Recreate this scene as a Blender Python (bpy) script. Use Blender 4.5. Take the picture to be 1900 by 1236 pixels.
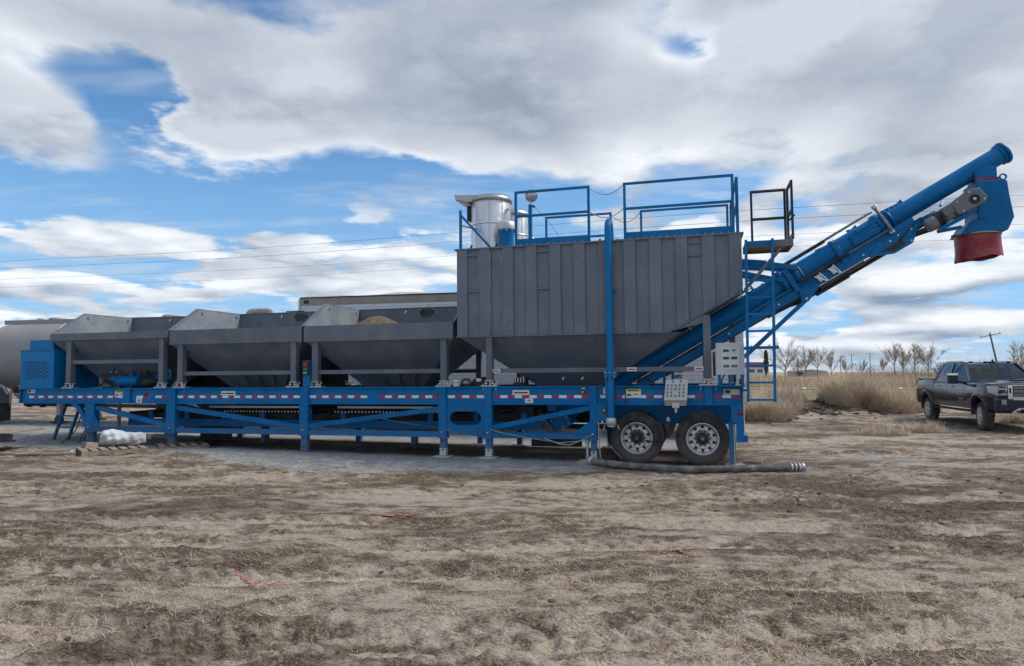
import bpy, bmesh, math, random
import numpy as np
from mathutils import Vector, Matrix

R = math.radians
sc = bpy.context.scene
for o in list(bpy.data.objects):
    bpy.data.objects.remove(o, do_unlink=True)
COL = sc.collection

# ------------------------------------------------------------------ camera
cam_d = bpy.data.cameras.new('camera')
cam = bpy.data.objects.new('camera', cam_d)
COL.objects.link(cam)
cam_d.sensor_width = 36.0
cam_d.lens = 24.0
cam_d.clip_start = 0.05
cam_d.clip_end = 6000.0
CAM_H = 1.74
cam.location = (0.0, 0.0, CAM_H)
cam.rotation_euler = (R(90.0 + 3.253), 0.0, 0.0)
sc.camera = cam

# ------------------------------------------------------------------ light
SUN_EL, SUN_AZ = 50.0, 84.0          # degrees; azimuth measured from +Y towards +X
sd = bpy.data.lights.new('sun', 'SUN')
sun = bpy.data.objects.new('sun', sd)
COL.objects.link(sun)
sd.energy = 2.6
sd.angle = R(18.0)
sd.color = (1.0, 0.95, 0.88)
sv = Vector((math.sin(R(SUN_AZ)) * math.cos(R(SUN_EL)), math.cos(R(SUN_AZ)) * math.cos(R(SUN_EL)), math.sin(R(SUN_EL))))
sun.rotation_euler = sv.to_track_quat('Z', 'Y').to_euler()
sun.location = sv * 60

sc.view_settings.view_transform = 'Standard'
sc.view_settings.look = 'None'
sc.view_settings.exposure = 0.50
sc.view_settings.gamma = 1.0
sc.view_settings.use_curve_mapping = False
sc.cycles.max_bounces = 5
sc.cycles.diffuse_bounces = 2
sc.cycles.glossy_bounces = 2
sc.cycles.transmission_bounces = 3
sc.cycles.transparent_max_bounces = 6

# ------------------------------------------------------------------ node helper
class NT:
    def __init__(self, tree):
        self.t = tree; self.n = tree.nodes; self.l = tree.links
        self.n.clear()
    def node(self, kind, **kw):
        nd = self.n.new(kind)
        for k, v in kw.items(): setattr(nd, k, v)
        return nd
    def put(self, sock, val):
        if isinstance(val, bpy.types.NodeSocket): self.l.new(val, sock)
        elif val is not None:
            try: sock.default_value = val
            except Exception:
                sock.default_value = (val, val, val) if isinstance(val, (int, float)) else tuple(val) + (1.0,)
    def math(self, op, a, b=None, c=None, clamp=False):
        nd = self.node('ShaderNodeMath', operation=op, use_clamp=clamp)
        self.put(nd.inputs[0], a)
        if b is not None: self.put(nd.inputs[1], b)
        if c is not None: self.put(nd.inputs[2], c)
        return nd.outputs[0]
    def vmath(self, op, a, b=None):
        nd = self.node('ShaderNodeVectorMath', operation=op)
        self.put(nd.inputs[0], a)
        if b is not None: self.put(nd.inputs[1], b)
        return nd.outputs['Value'] if op in ('DOT_PRODUCT', 'LENGTH') else nd.outputs[0]
    def noise(self, vec, scale, detail=3.0, rough=0.5, dist=0.0, dims='3D', color=False):
        nd = self.node('ShaderNodeTexNoise', noise_dimensions=dims)
        self.put(nd.inputs['Vector'], vec)
        self.put(nd.inputs['Scale'], scale); self.put(nd.inputs['Detail'], detail)
        self.put(nd.inputs['Roughness'], rough); self.put(nd.inputs['Distortion'], dist)
        return nd.outputs['Color'] if color else nd.outputs['Fac']
    def mapr(self, val, a, b, c=0.0, d=1.0, smooth=True):
        nd = self.node('ShaderNodeMapRange', interpolation_type='SMOOTHSTEP' if smooth else 'LINEAR')
        self.put(nd.inputs[0], val); self.put(nd.inputs[1], a); self.put(nd.inputs[2], b)
        self.put(nd.inputs[3], c); self.put(nd.inputs[4], d)
        return nd.outputs[0]
    def mix(self, f, a, b, mode='MIX'):
        nd = self.node('ShaderNodeMix', data_type='RGBA', blend_type=mode)
        self.put(nd.inputs[0], f); self.put(nd.inputs[6], a); self.put(nd.inputs[7], b)
        return nd.outputs[2]
    def sep(self, v):
        nd = self.node('ShaderNodeSeparateXYZ'); self.put(nd.inputs[0], v); return nd.outputs
    def comb(self, x, y, z):
        nd = self.node('ShaderNodeCombineXYZ')
        self.put(nd.inputs[0], x); self.put(nd.inputs[1], y); self.put(nd.inputs[2], z)
        return nd.outputs[0]

def c4(c): return (c[0], c[1], c[2], 1.0)

# ------------------------------------------------------------------ sky
world = bpy.data.worlds.new('World'); sc.world = world
world.use_nodes = True
w = NT(world.node_tree)
sky = w.node('ShaderNodeTexSky', sky_type='NISHITA')
sky.sun_disc = False
sky.sun_elevation = R(SUN_EL); sky.sun_rotation = R(SUN_AZ)
sky.altitude = 1300; sky.air_density = 1.0; sky.dust_density = 0.6; sky.ozone_density = 1.6
tc = w.node('ShaderNodeTexCoord')
dirv = w.vmath('NORMALIZE', tc.outputs['Generated'])
dx, dy, dz = w.sep(dirv)
up = w.math('MAXIMUM', dz, 0.0)
def blob(T, x, y, rad, sx=1.0):   # soft patch of cloud cover (or of clear sky) round one direction, given as tangents of azimuth and elevation
    a, e = math.atan(x), math.atan(y/math.hypot(1.0, x))
    nd = w.node('ShaderNodeVectorMath', operation='MULTIPLY_ADD'); w.put(nd.inputs[0], T)
    nd.inputs[1].default_value = (1.0/(rad*sx), 1.0/rad, 0.0); nd.inputs[2].default_value = (-a/(rad*sx), -e/rad, 0.0)
    return w.mapr(w.vmath('LENGTH', nd.outputs[0]), 1.0, 0.0, 0.0, 1.0)
az = w.math('ARCTAN2', dx, dy)
el = w.math('ARCSINE', dz)
# high flat deck seen in perspective
den = w.math('ADD', up, 0.12)
px_ = w.math('DIVIDE', dx, den); py_ = w.math('DIVIDE', dy, den)
def n2d(x, y, scale, detail, rough):
    return w.noise(w.comb(x, y, 0.0), scale, detail, rough, 0.0, '2D')
def shift(v, d): return w.math('ADD', v, d)
def acc(total, b, amt): return w.math('MULTIPLY_ADD', b, amt, total)
dA = n2d(shift(px_, 3.7), shift(py_, 8.2), 1.05, 6.0, 0.56)
dB = n2d(shift(px_, 3.7 + 0.22), shift(py_, 8.2 + 0.20), 1.05, 2.0, 0.50)
soft = n2d(shift(px_, 11.3), shift(py_, 1.2), 0.55, 2.0, 0.5)
T1 = w.comb(w.math('MULTIPLY_ADD', w.math('SUBTRACT', dA, 0.5), 0.55, az), w.math('MULTIPLY_ADD', w.math('SUBTRACT', soft, 0.5), 0.16, w.math('MULTIPLY_ADD', w.math('SUBTRACT', dB, 0.5), 0.16, el)), 0.0)
bias = w.math('MULTIPLY', w.mapr(up, 0.10, 0.40), 0.10)
for (x, y, rad, sx, amt) in (
        (-0.43, 0.240, 0.165, 2.0, -0.30),    # long blue gap left of the silo
        (-0.70, 0.235, 0.10, 1.6, -0.20),
        (-0.62, 0.455, 0.085, 1.2, -0.22),   # narrow channel at the far left
        (-0.56, 0.385, 0.10, 1.0, -0.34),
        (-0.66, 0.345, 0.11, 1.5, 0.24),     # cloud tongue at the left edge
        (-0.30, 0.42, 0.20, 1.9, 0.24), (-0.40, 0.345, 0.10, 1.7, 0.26), (-0.12, 0.275, 0.10, 1.7, 0.16),      # large grey bank upper left
        (0.05, 0.45, 0.26, 1.6, 0.20),       # grey bank above the silo
        (0.33, 0.575, 0.11, 2.0, -0.40),    # blue window at the top right
        (0.40, 0.515, 0.07, 1.5, -0.36),
        (0.62, 0.45, 0.24, 1.5, 0.18),
        (0.30, 0.34, 0.16, 1.9, 0.10),
        (0.56, 0.19, 0.05, 2.4, -0.12),
        (0.33, 0.235, 0.05, 3.0, -0.08)):
    bias = acc(bias, blob(T1, x, y, rad, sx), amt)
mott = n2d(shift(px_, 6.1), shift(py_, 2.9), 1.9, 6.0, 0.62)
dens = w.math('ADD', w.math('MULTIPLY_ADD', dA, 1.75, -0.375), bias)
cov1 = w.mapr(dens, 0.43, 0.66)
thick = w.mapr(w.math('ADD', dens, w.math('ADD', w.math('MULTIPLY', w.math('SUBTRACT', soft, 0.5), 0.95), w.math('MULTIPLY', w.math('SUBTRACT', mott, 0.5), 0.95))), 0.58, 0.98)
relief = w.math('ADD', w.math('MULTIPLY', w.math('SUBTRACT', dA, dB), 2.6), w.math('MULTIPLY_ADD', w.math('SUBTRACT', mott, 0.5), 2.6, 0.42), clamp=True)
# low cumulus rows towards the horizon
elq = w.math('POWER', w.math('MAXIMUM', el, 0.0005), 0.75)
cx0 = w.math('MULTIPLY', az, 3.6); cy0 = w.math('MULTIPLY', elq, 12.0)
cA = n2d(shift(cx0, 2.4), shift(cy0, 5.1), 1.25, 6.0, 0.55)
cB = n2d(shift(cx0, 2.4 + 0.08), shift(cy0, 5.1 + 0.26), 1.25, 2.0, 0.5)
low = w.mapr(el, 0.30, 0.17)
lowfar = w.mapr(el, 0.08, 0.0)
T2 = w.comb(w.math('MULTIPLY_ADD', w.math('SUBTRACT', cB, 0.5), 0.30, az), w.math('MULTIPLY_ADD', w.math('SUBTRACT', cA, 0.5), 0.05, el), 0.0)
cdens = w.math('ADD', cA, w.math('MULTIPLY', lowfar, 0.08))
for (x, y, rad, sx, amt) in ((-0.58, 0.195, 0.045, 4.2, 0.20), (-0.36, 0.185, 0.035, 3.0, 0.16), (-0.30, 0.115, 0.04, 5.0, 0.20), (-0.72, 0.115, 0.05, 2.5, 0.20),
                             (-0.45, 0.265, 0.07, 4.5, -0.25), (-0.22, 0.245, 0.035, 2.2, 0.17), (-0.60, 0.150, 0.018, 3.6, -0.14), (-0.47, 0.095, 0.015, 3.0, -0.12),
                             (0.62, 0.075, 0.04, 4.0, 0.10), (0.50, 0.145, 0.04, 3.5, 0.12), (0.66, 0.20, 0.05, 2.2, 0.10)):
    cdens = acc(cdens, blob(T2, x, y, rad, sx), amt)
cov2 = w.math('MULTIPLY', w.mapr(cdens, 0.50, 0.575), low)
rel2 = w.math('ADD', w.math('MULTIPLY', w.math('SUBTRACT', cA, cB), 3.0), 0.62, clamp=True)
white = (6.7, 7.0, 7.4, 1.0)
deck_lit = w.mix(relief, (3.35, 3.78, 4.42, 1), white)
deck_core = w.mix(relief, (2.05, 2.46, 3.15, 1), (4.3, 4.7, 5.3, 1))
deck_col = w.mix(w.math('MULTIPLY', thick, 0.90), deck_lit, deck_core)
cum_col = w.mix(rel2, (1.85, 2.45, 3.40, 1), white)
clear = w.mix(1.0, sky.outputs[0], (0.58, 0.92, 1.10, 1.0), 'MULTIPLY')
clear = w.mix(w.math('MULTIPLY', w.mapr(el, 0.40, 0.0), 0.85), clear, (2.3, 3.95, 6.1, 1))
wisp = w.math('MULTIPLY', w.mapr(n2d(w.math('MULTIPLY', px_, 0.7), w.math('MULTIPLY', py_, 1.9), 1.7, 3.0, 0.62), 0.45, 0.75), 0.40)
colr = w.mix(wisp, clear, (4.6, 5.1, 5.8, 1))
colr = w.mix(cov1, colr, deck_col)
colr = w.mix(cov2, colr, cum_col)
haze_f = w.math('MULTIPLY', w.mapr(el, 0.06, 0.0), 0.45)
colr = w.mix(haze_f, colr, (4.3, 4.75, 5.35, 1))
world.cycles.sampling_method = 'MANUAL'; world.cycles.sample_map_resolution = 512
bg = w.node('ShaderNodeBackground')
w.put(bg.inputs['Color'], colr); bg.inputs['Strength'].default_value = 0.10
outw = w.node('ShaderNodeOutputWorld'); w.l.new(bg.outputs[0], outw.inputs[0])
# ------------------------------------------------------------------ mesh helper
class MB:
    """collects boxes, bars, tubes and lathes; build() links them as ONE mesh object"""
    def __init__(s): s.v = []; s.f = []; s.sm = []
    def add(s, vs, fs, smooth=False):
        b = len(s.v); s.v.extend([tuple(p) for p in vs])
        for f in fs: s.f.append(tuple(b + i for i in f)); s.sm.append(smooth)
        return s
    def box(s, x0, x1, y0, y1, z0, z1):
        vs = [(x0,y0,z0),(x1,y0,z0),(x1,y1,z0),(x0,y1,z0),(x0,y0,z1),(x1,y0,z1),(x1,y1,z1),(x0,y1,z1)]
        return s.add(vs, [(0,3,2,1),(4,5,6,7),(0,1,5,4),(1,2,6,5),(2,3,7,6),(3,0,4,7)])
    def bar(s, p, q, a, b, up=(0,1,0)):
        """rectangular bar from p to q, a across (perpendicular to up), b along up"""
        p = Vector(p); q = Vector(q); d = (q - p).normalized(); upv = Vector(up)
        x = d.cross(upv)
        if x.length < 1e-6: upv = Vector((1,0,0)); x = d.cross(upv)
        x.normalize(); y = x.cross(d).normalized()
        vs = []
        for c in (p, q):
            for sx, sy in ((-1,-1),(1,-1),(1,1),(-1,1)):
                vs.append(c + x * (a/2*sx) + y * (b/2*sy))
        return s.add(vs, [(0,1,2,3),(7,6,5,4),(0,4,5,1),(1,5,6,2),(2,6,7,3),(3,7,4,0)])
    def tube(s, p, q, r0, r1=None, n=12, cap=True):
        p = Vector(p); q = Vector(q); r1 = r0 if r1 is None else r1
        d = (q - p).normalized(); x = d.orthogonal().normalized(); y = d.cross(x)
        vs = []
        for c, r in ((p, r0), (q, r1)):
            for k in range(n):
                a = 2*math.pi*k/n; vs.append(c + x*(r*math.cos(a)) + y*(r*math.sin(a)))
        s.add(vs, [(k, (k+1)%n, n+(k+1)%n, n+k) for k in range(n)], True)
        if cap:
            s.add(vs[:n], [tuple(range(n))[::-1]]); s.add(vs[n:], [tuple(range(n))])
        return s
    def path(s, pts, r, n=8, cap=True):
        pts = [Vector(p) for p in pts]; rings = []; prev = None
        for i, p in enumerate(pts):
            a = pts[max(i-1,0)]; b = pts[min(i+1,len(pts)-1)]; d = (b-a).normalized()
            if prev is None: x = d.orthogonal().normalized()
            else:
                x = prev - d*prev.dot(d)
                x = x.normalized() if x.length > 1e-6 else d.orthogonal().normalized()
            prev = x; y = d.cross(x); rr = r[i] if isinstance(r, (list, tuple)) else r
            rings.append([p + x*(rr*math.cos(2*math.pi*k/n)) + y*(rr*math.sin(2*math.pi*k/n)) for k in range(n)])
        vs = [v for rg in rings for v in rg]; fs = []
        for i in range(len(pts)-1):
            for k in range(n): fs.append((i*n+k, i*n+(k+1)%n, (i+1)*n+(k+1)%n, (i+1)*n+k))
        s.add(vs, fs, True)
        if cap: s.add(rings[0], [tuple(range(n))[::-1]]); s.add(rings[-1], [tuple(range(n))])
        return s
    def prism(s, pts, y0, y1, cap=True):
        """polygon in (x, z) extruded along y"""
        n = len(pts)
        vs = [(x, y0, z) for x, z in pts] + [(x, y1, z) for x, z in pts]
        fs = [(k, n+k, n+(k+1)%n, (k+1)%n) for k in range(n)]
        if cap: fs += [tuple(range(n)), tuple(range(2*n-1, n-1, -1))]
        return s.add(vs, fs)
    def lathe(s, prof, o, axis=(0,0,1), n=24, smooth=True, closed=False):
        """profile of (radius, along) revolved round axis through o"""
        o = Vector(o); d = Vector(axis).normalized(); x = d.orthogonal().normalized(); y = d.cross(x)
        vs = []
        for r, h in prof:
            for k in range(n):
                a = 2*math.pi*k/n; vs.append(o + d*h + x*(r*math.cos(a)) + y*(r*math.sin(a)))
        m = len(prof); fs = []
        for i in range(m if closed else m-1):
            j = (i+1) % m
            for k in range(n): fs.append((i*n+k, i*n+(k+1)%n, j*n+(k+1)%n, j*n+k))
        return s.add(vs, fs, smooth)
    def disc(s, o, axis, r, n=16):
        o = Vector(o); d = Vector(axis).normalized(); x = d.orthogonal().normalized(); y = d.cross(x)
        return s.add([o + x*(r*math.cos(2*math.pi*k/n)) + y*(r*math.sin(2*math.pi*k/n)) for k in range(n)], [tuple(range(n))])
    def quad(s, *p): return s.add(p, [tuple(range(len(p)))])
    def mesh(s, name, mat):
        me = bpy.data.meshes.new(name)
        me.from_pydata([tuple(v) for v in s.v], [], s.f)
        me.polygons.foreach_set('use_smooth', s.sm)
        if mat is not None: me.materials.append(mat)
        bm = bmesh.new(); bm.from_mesh(me); bmesh.ops.recalc_face_normals(bm, faces=bm.faces); bm.to_mesh(me); bm.free()
        me.update(); return me
    def build(s, name, mat, parent=None, loc=None, bevel=0.0, seg=2):
        o = bpy.data.objects.new(name, s.mesh(name, mat)); COL.objects.link(o)
        if parent is not None: o.parent = parent
        if loc: o.location = loc
        if bevel:
            m = o.modifiers.new('edge', 'BEVEL'); m.width = bevel; m.segments = seg; m.limit_method = 'ANGLE'; m.angle_limit = R(35)
        return o
def inst(name, me, parent=None, loc=(0,0,0), rot=(0,0,0), scale=(1,1,1)):
    o = bpy.data.objects.new(name, me); COL.objects.link(o)
    if parent is not None: o.parent = parent
    o.location = loc; o.rotation_euler = rot; o.scale = scale; return o
def empty(name, loc=(0,0,0), rot=(0,0,0), parent=None):
    o = bpy.data.objects.new(name, None); COL.objects.link(o); o.location = loc; o.rotation_euler = rot
    o.empty_display_size = 0.2
    if parent is not None: o.parent = parent
    return o
def tag(o, label=None, cat=None, group=None, kind=None):
    if label: o['label'] = label
    if cat: o['category'] = cat
    if group: o['group'] = group
    if kind: o['kind'] = kind
    return o
def text(name, body, size, mat, parent, loc, rot, bold=0.0):
    cu = bpy.data.curves.new(name, 'FONT'); cu.body = body; cu.size = size; cu.align_x = 'CENTER'; cu.align_y = 'CENTER'
    cu.extrude = 0.0015; cu.offset = bold
    tmp = bpy.data.objects.new(name, cu); COL.objects.link(tmp); dg_ = bpy.context.evaluated_depsgraph_get()
    me = bpy.data.meshes.new_from_object(tmp.evaluated_get(dg_)); bpy.data.objects.remove(tmp); me.materials.clear(); me.materials.append(mat)
    o = bpy.data.objects.new(name, me); COL.objects.link(o); o.parent = parent; o.location = loc; o.rotation_euler = rot
    return o

# ------------------------------------------------------------------ materials
def principled(name, build):
    m = bpy.data.materials.new(name); m.use_nodes = True
    t = NT(m.node_tree); b = t.node('ShaderNodeBsdfPrincipled'); o = t.node('ShaderNodeOutputMaterial')
    t.l.new(b.outputs[0], o.inputs[0]); build(t, b); return m
def bump(t, b, h, strength=0.3, dist=0.01):
    nd = t.node('ShaderNodeBump'); nd.inputs['Strength'].default_value = strength; nd.inputs['Distance'].default_value = dist
    t.put(nd.inputs['Height'], h); t.l.new(nd.outputs[0], b.inputs['Normal'])
def paint(name, col, rough=0.45, metal=0.0, dust=0.25, spec=0.4, dustcol=(0.32,0.29,0.25), vary=0.18, scale=1.6, coat=0.0, streak=0.0, bmp=0.05, mud=0.0, dent=0.0):
    def f(t, b):
        pos = t.node('ShaderNodeNewGeometry').outputs['Position']
        n1 = t.noise(pos, scale, 5.0, 0.6); n2 = t.noise(pos, scale*9, 4.0, 0.6)
        k = t.math('ADD', t.math('MULTIPLY', n1, 0.65), t.math('MULTIPLY', n2, 0.35))
        lo = tuple(c*(1-vary) for c in col); hi = tuple(min(1, c*(1+vary)) for c in col)
        base = t.mix(t.mapr(k, 0.34, 0.66), c4(lo), c4(hi))
        oi = t.node('ShaderNodeObjectInfo').outputs['Random']
        base = t.mix(1.0, base, t.mix(oi, c4((0.93,0.93,0.94)), c4((1.07,1.07,1.06))), 'MULTIPLY')
        if streak:
            x, y, z = t.sep(pos)
            st = t.noise(t.comb(t.math('MULTIPLY', x, 9.0), t.math('MULTIPLY', y, 9.0), t.math('MULTIPLY', z, 0.5)), 1.0, 4.0, 0.6)
            base = t.mix(t.math('MULTIPLY', t.mapr(st, 0.54, 0.78), streak), base, c4(dustcol))
        d = t.math('MULTIPLY', t.mapr(t.math('ADD', n1, t.math('MULTIPLY', n2, 0.35)), 0.58, 0.86), dust)
        base = t.mix(d, base, c4(dustcol))
        if mud:      # splashed earth on the lowest metre
            zc = t.sep(pos)[2]
            md = t.math('MULTIPLY', t.mapr(t.math('ADD', zc, t.math('MULTIPLY', t.math('SUBTRACT', n2, 0.5), 1.3)), 0.62, 0.02), mud)
            base = t.mix(md, base, (0.20, 0.165, 0.135, 1))
        t.put(b.inputs['Base Color'], base)
        t.put(b.inputs['Roughness'], t.math('ADD', t.math('MULTIPLY', n2, 0.18), t.math('ADD', t.math('MULTIPLY', d, 0.5), rough-0.09), clamp=True))
        b.inputs['Metallic'].default_value = metal; b.inputs['Specular IOR Level'].default_value = spec
        if coat: b.inputs['Coat Weight'].default_value = coat; b.inputs['Coat Roughness'].default_value = 0.06
        if dent: bump(t, b, t.math('ADD', t.math('MULTIPLY', n1, dent), t.math('MULTIPLY', n2, 0.02)), 0.6, 0.05)
        elif bmp: bump(t, b, n2, bmp, 0.004)
    return principled(name, f)
def plain(name, col, rough=0.5, metal=0.0, emit=None):
    def f(t, b):
        pos = t.node('ShaderNodeNewGeometry').outputs['Position']
        n = t.noise(pos, 14.0, 3.0, 0.6)
        t.put(b.inputs['Base Color'], t.mix(n, c4([c*0.86 for c in col]), c4([min(1, c*1.12) for c in col])))
        b.inputs['Roughness'].default_value = rough; b.inputs['Metallic'].default_value = metal
        if emit: b.inputs['Emission Color'].default_value = c4(emit[:3]); b.inputs['Emission Strength'].default_value = emit[3]
    return principled(name, f)
M = {}
M['blue'] = paint('blue_paint', (0.001, 0.145, 0.370), 0.38, dust=0.10, dustcol=(0.12,0.19,0.26), vary=0.12, spec=0.16, mud=0.5)
M['blue2'] = paint('bright_blue_paint', (0.001, 0.172, 0.43), 0.34, dust=0.06, dustcol=(0.12,0.19,0.26), vary=0.08, spec=0.18)
M['grey'] = paint('grey_paint', (0.120, 0.142, 0.176), 0.5, dust=0.18, dustcol=(0.32,0.325,0.32), vary=0.05, streak=0.12, dent=0.4)
M['silo'] = paint('silo_grey_paint', (0.136, 0.160, 0.196), 0.44, dust=0.14, dustcol=(0.34,0.345,0.34), vary=0.05, streak=0.18, dent=0.5)
M['binin'] = paint('pale_bin_paint', (0.185, 0.205, 0.230), 0.36, metal=0.0, dust=0.25, dustcol=(0.38,0.38,0.38), vary=0.08, streak=0.12)  # paler grey, for the left end wall of each bin
M['galv'] = paint('galvanised_steel', (0.58, 0.58, 0.57), 0.42, metal=0.55, dust=0.3, dustcol=(0.4,0.39,0.36), vary=0.16, scale=5)
M['steel'] = paint('bright_steel', (0.66, 0.67, 0.68), 0.30, metal=0.85, dust=0.12, vary=0.08, scale=1.5, bmp=0.0)
M['rod'] = paint('rod_steel', (0.42, 0.42, 0.42), 0.3, metal=0.8, dust=0.2, vary=0.1, scale=3)
M['motor'] = paint('grey_motor_paint', (0.155, 0.16, 0.172), 0.42, dust=0.15, dustcol=(0.30,0.30,0.29), vary=0.08)
M['darkrod'] = paint('oily_rod', (0.16, 0.16, 0.165), 0.35, metal=0.5, dust=0.2, vary=0.15)
M['alu'] = paint('wheel_aluminium', (0.66, 0.65, 0.64), 0.36, metal=0.75, dust=0.45, dustcol=(0.42,0.38,0.34), vary=0.12, scale=6)
M['black'] = paint('black_paint', (0.016, 0.017, 0.020), 0.5, dust=0.3, dustcol=(0.16,0.15,0.13), vary=0.3)
M['dark'] = paint('dark_machinery', (0.028, 0.032, 0.038), 0.6, dust=0.45, dustcol=(0.14,0.14,0.13), vary=0.3)
M['rubber'] = paint('tyre_rubber', (0.022, 0.022, 0.023), 0.75, dust=0.45, dustcol=(0.12,0.11,0.10), vary=0.2, scale=4, mud=0.45)
M['hose'] = paint('ribbed_hose', (0.10, 0.10, 0.098), 0.7, dust=0.8, dustcol=(0.30,0.28,0.25), vary=0.2, scale=5)
M['cable'] = plain('black_cable', (0.012, 0.012, 0.013), 0.5)
M['white'] = paint('white_paint', (0.70, 0.71, 0.72), 0.45, dust=0.25, dustcol=(0.42,0.38,0.33), vary=0.05)
M['trailerw'] = paint('trailer_siding', (0.74, 0.76, 0.78), 0.42, dust=0.25, dustcol=(0.45,0.43,0.40), vary=0.05, streak=0.15)
M['rust'] = paint('weathered_brown_rail', (0.36, 0.31, 0.265), 0.75, dust=0.4, vary=0.2)
M['tarp'] = paint('dusty_tarp', (0.36, 0.36, 0.34), 0.8, dust=0.5, dustcol=(0.42,0.39,0.34), vary=0.2)
M['tank'] = paint('dull_tank_aluminium', (0.29, 0.29, 0.295), 0.50, metal=0.3, dust=0.5, dustcol=(0.33,0.31,0.29), vary=0.10, scale=0.8, streak=0.3)
M['boxgrey'] = paint('enclosure_grey', (0.56, 0.58, 0.60), 0.45, dust=0.2, vary=0.05)
M['panelw'] = plain('panel_white', (0.66, 0.68, 0.68), 0.4)
M['display'] = plain('display_dark', (0.055, 0.055, 0.06), 0.2)
M['red'] = paint('red_rubber_skirt', (0.26, 0.009, 0.020), 0.36, dust=0.45, dustcol=(0.30,0.16,0.15), vary=0.22, scale=3)
M['redtape'] = plain('red_reflective_tape', (0.42, 0.012, 0.045), 0.35)
M['whitetape'] = plain('white_reflective_tape', (0.74, 0.78, 0.82), 0.35)
M['yellow'] = plain('yellow_label', (0.72, 0.62, 0.06), 0.5)
M['label'] = plain('white_label', (0.74, 0.75, 0.74), 0.5)
M['ink'] = plain('black_print', (0.02, 0.02, 0.022), 0.6)
M['redink'] = plain('red_print', (0.45, 0.03, 0.03), 0.6)
M['amber'] = plain('amber_lens', (0.72, 0.26, 0.01), 0.25)
M['redlens'] = plain('red_lens', (0.48, 0.008, 0.012), 0.22)
M['greenlens'] = plain('green_lens', (0.02, 0.16, 0.10), 0.22)
M['wood'] = paint('weathered_wood', (0.23, 0.18, 0.135), 0.8, dust=0.5, dustcol=(0.36,0.33,0.29), vary=0.3, scale=7)
M['ply'] = paint('plywood_deck', (0.34, 0.19, 0.055), 0.7, dust=0.2, vary=0.2, scale=5)
M['cloth'] = paint('white_woven_sheet', (0.50, 0.52, 0.56), 0.75, dust=0.3, dustcol=(0.45,0.42,0.38), vary=0.08, scale=5, bmp=0.2)
M['concrete'] = paint('dusty_concrete', (0.34, 0.35, 0.35), 0.85, dust=0.5, dustcol=(0.28,0.27,0.25), vary=0.15, scale=4, bmp=0.2)
M['sand'] = paint('brown_sand', (0.105, 0.078, 0.052), 0.95, dust=0.3, dustcol=(0.20,0.15,0.10), vary=0.35, scale=9, bmp=0.5)
M['orange'] = plain('faded_orange_plastic', (0.42, 0.115, 0.070), 0.7)
M['carpaint'] = paint('dark_blue_car_paint', (0.003, 0.009, 0.028), 0.22, metal=0.0, spec=0.3, dust=0.04, dustcol=(0.06,0.058,0.055), vary=0.12, coat=0.6, bmp=0.0, scale=1.2)
M['chrome'] = plain('chrome_trim', (0.66, 0.67, 0.69), 0.12, 1.0)
M['lamp'] = plain('headlamp_lens', (0.34, 0.36, 0.39), 0.10, 0.3)
M['taillamp'] = plain('tail_lamp', (0.36, 0.01, 0.015), 0.15)
M['plastic'] = plain('black_plastic', (0.014, 0.014, 0.015), 0.5)
M['seat'] = plain('dark_seat', (0.03, 0.03, 0.032), 0.8)
M['guardteal'] = paint('dark_teal_fender', (0.020, 0.050, 0.065), 0.5, dust=0.4, dustcol=(0.16,0.15,0.14))
M['redroof'] = plain('red_roof', (0.26, 0.13, 0.125), 0.8)
M['housew'] = plain('white_wall', (0.62, 0.64, 0.66), 0.8)
M['pole'] = paint('pole_wood', (0.12, 0.105, 0.09), 0.85, dust=0.2)
M['wire'] = plain('overhead_wire', (0.16, 0.16, 0.17), 0.6)
def glass_mat():
    m = bpy.data.materials.new('tinted_window_glass'); m.use_nodes = True
    t = NT(m.node_tree); o = t.node('ShaderNodeOutputMaterial')
    tr = t.node('ShaderNodeBsdfTransparent'); tr.inputs[0].default_value = (0.16, 0.23, 0.26, 1)
    gl = t.node('ShaderNodeBsdfGlossy'); gl.inputs['Roughness'].default_value = 0.04; gl.inputs[0].default_value = (0.85, 0.92, 1, 1)
    geo = t.node('ShaderNodeNewGeometry')
    c_ = t.math('ABSOLUTE', t.vmath('DOT_PRODUCT', geo.outputs['Incoming'], geo.outputs['Normal']))
    fz = t.math('ADD', t.math('MULTIPLY', t.math('POWER', t.math('SUBTRACT', 1.0, c_, clamp=True), 5.0), 0.9), 0.05, clamp=True)
    mx = t.node('ShaderNodeMixShader'); t.l.new(fz, mx.inputs[0])
    t.l.new(tr.outputs[0], mx.inputs[1]); t.l.new(gl.outputs[0], mx.inputs[2]); t.l.new(mx.outputs[0], o.inputs[0])
    return m
M['glass'] = glass_mat()

# ------------------------------------------------------------------ numeric noise for terrain and plants
RNG = np.random.default_rng(7)
def _hash(ix, iy, seed):
    h = (ix.astype(np.int64) * 374761393 + iy.astype(np.int64) * 668265263 + seed * 982451653) & 0xffffffff
    h = ((h ^ (h >> 13)) * 1274126177) & 0xffffffff
    return ((h ^ (h >> 16)) & 0xffff) / 65535.0
def vnoise(x, y, seed=0):
    x = np.asarray(x, float); y = np.asarray(y, float)
    ix = np.floor(x); iy = np.floor(y); fx = x - ix; fy = y - iy
    fx = fx*fx*(3-2*fx); fy = fy*fy*(3-2*fy)
    a = _hash(ix, iy, seed); b = _hash(ix+1, iy, seed); c = _hash(ix, iy+1, seed); d = _hash(ix+1, iy+1, seed)
    return (a*(1-fx)+b*fx)*(1-fy) + (c*(1-fx)+d*fx)*fy
def fbm(x, y, seed=0, oct=4, gain=0.5):
    t = 0; amp = 1; tot = 0
    for k in range(oct):
        t = t + amp*vnoise(x*2**k + 17.3*k, y*2**k - 9.1*k, seed+k); tot += amp; amp *= gain
    return t/tot
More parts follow.
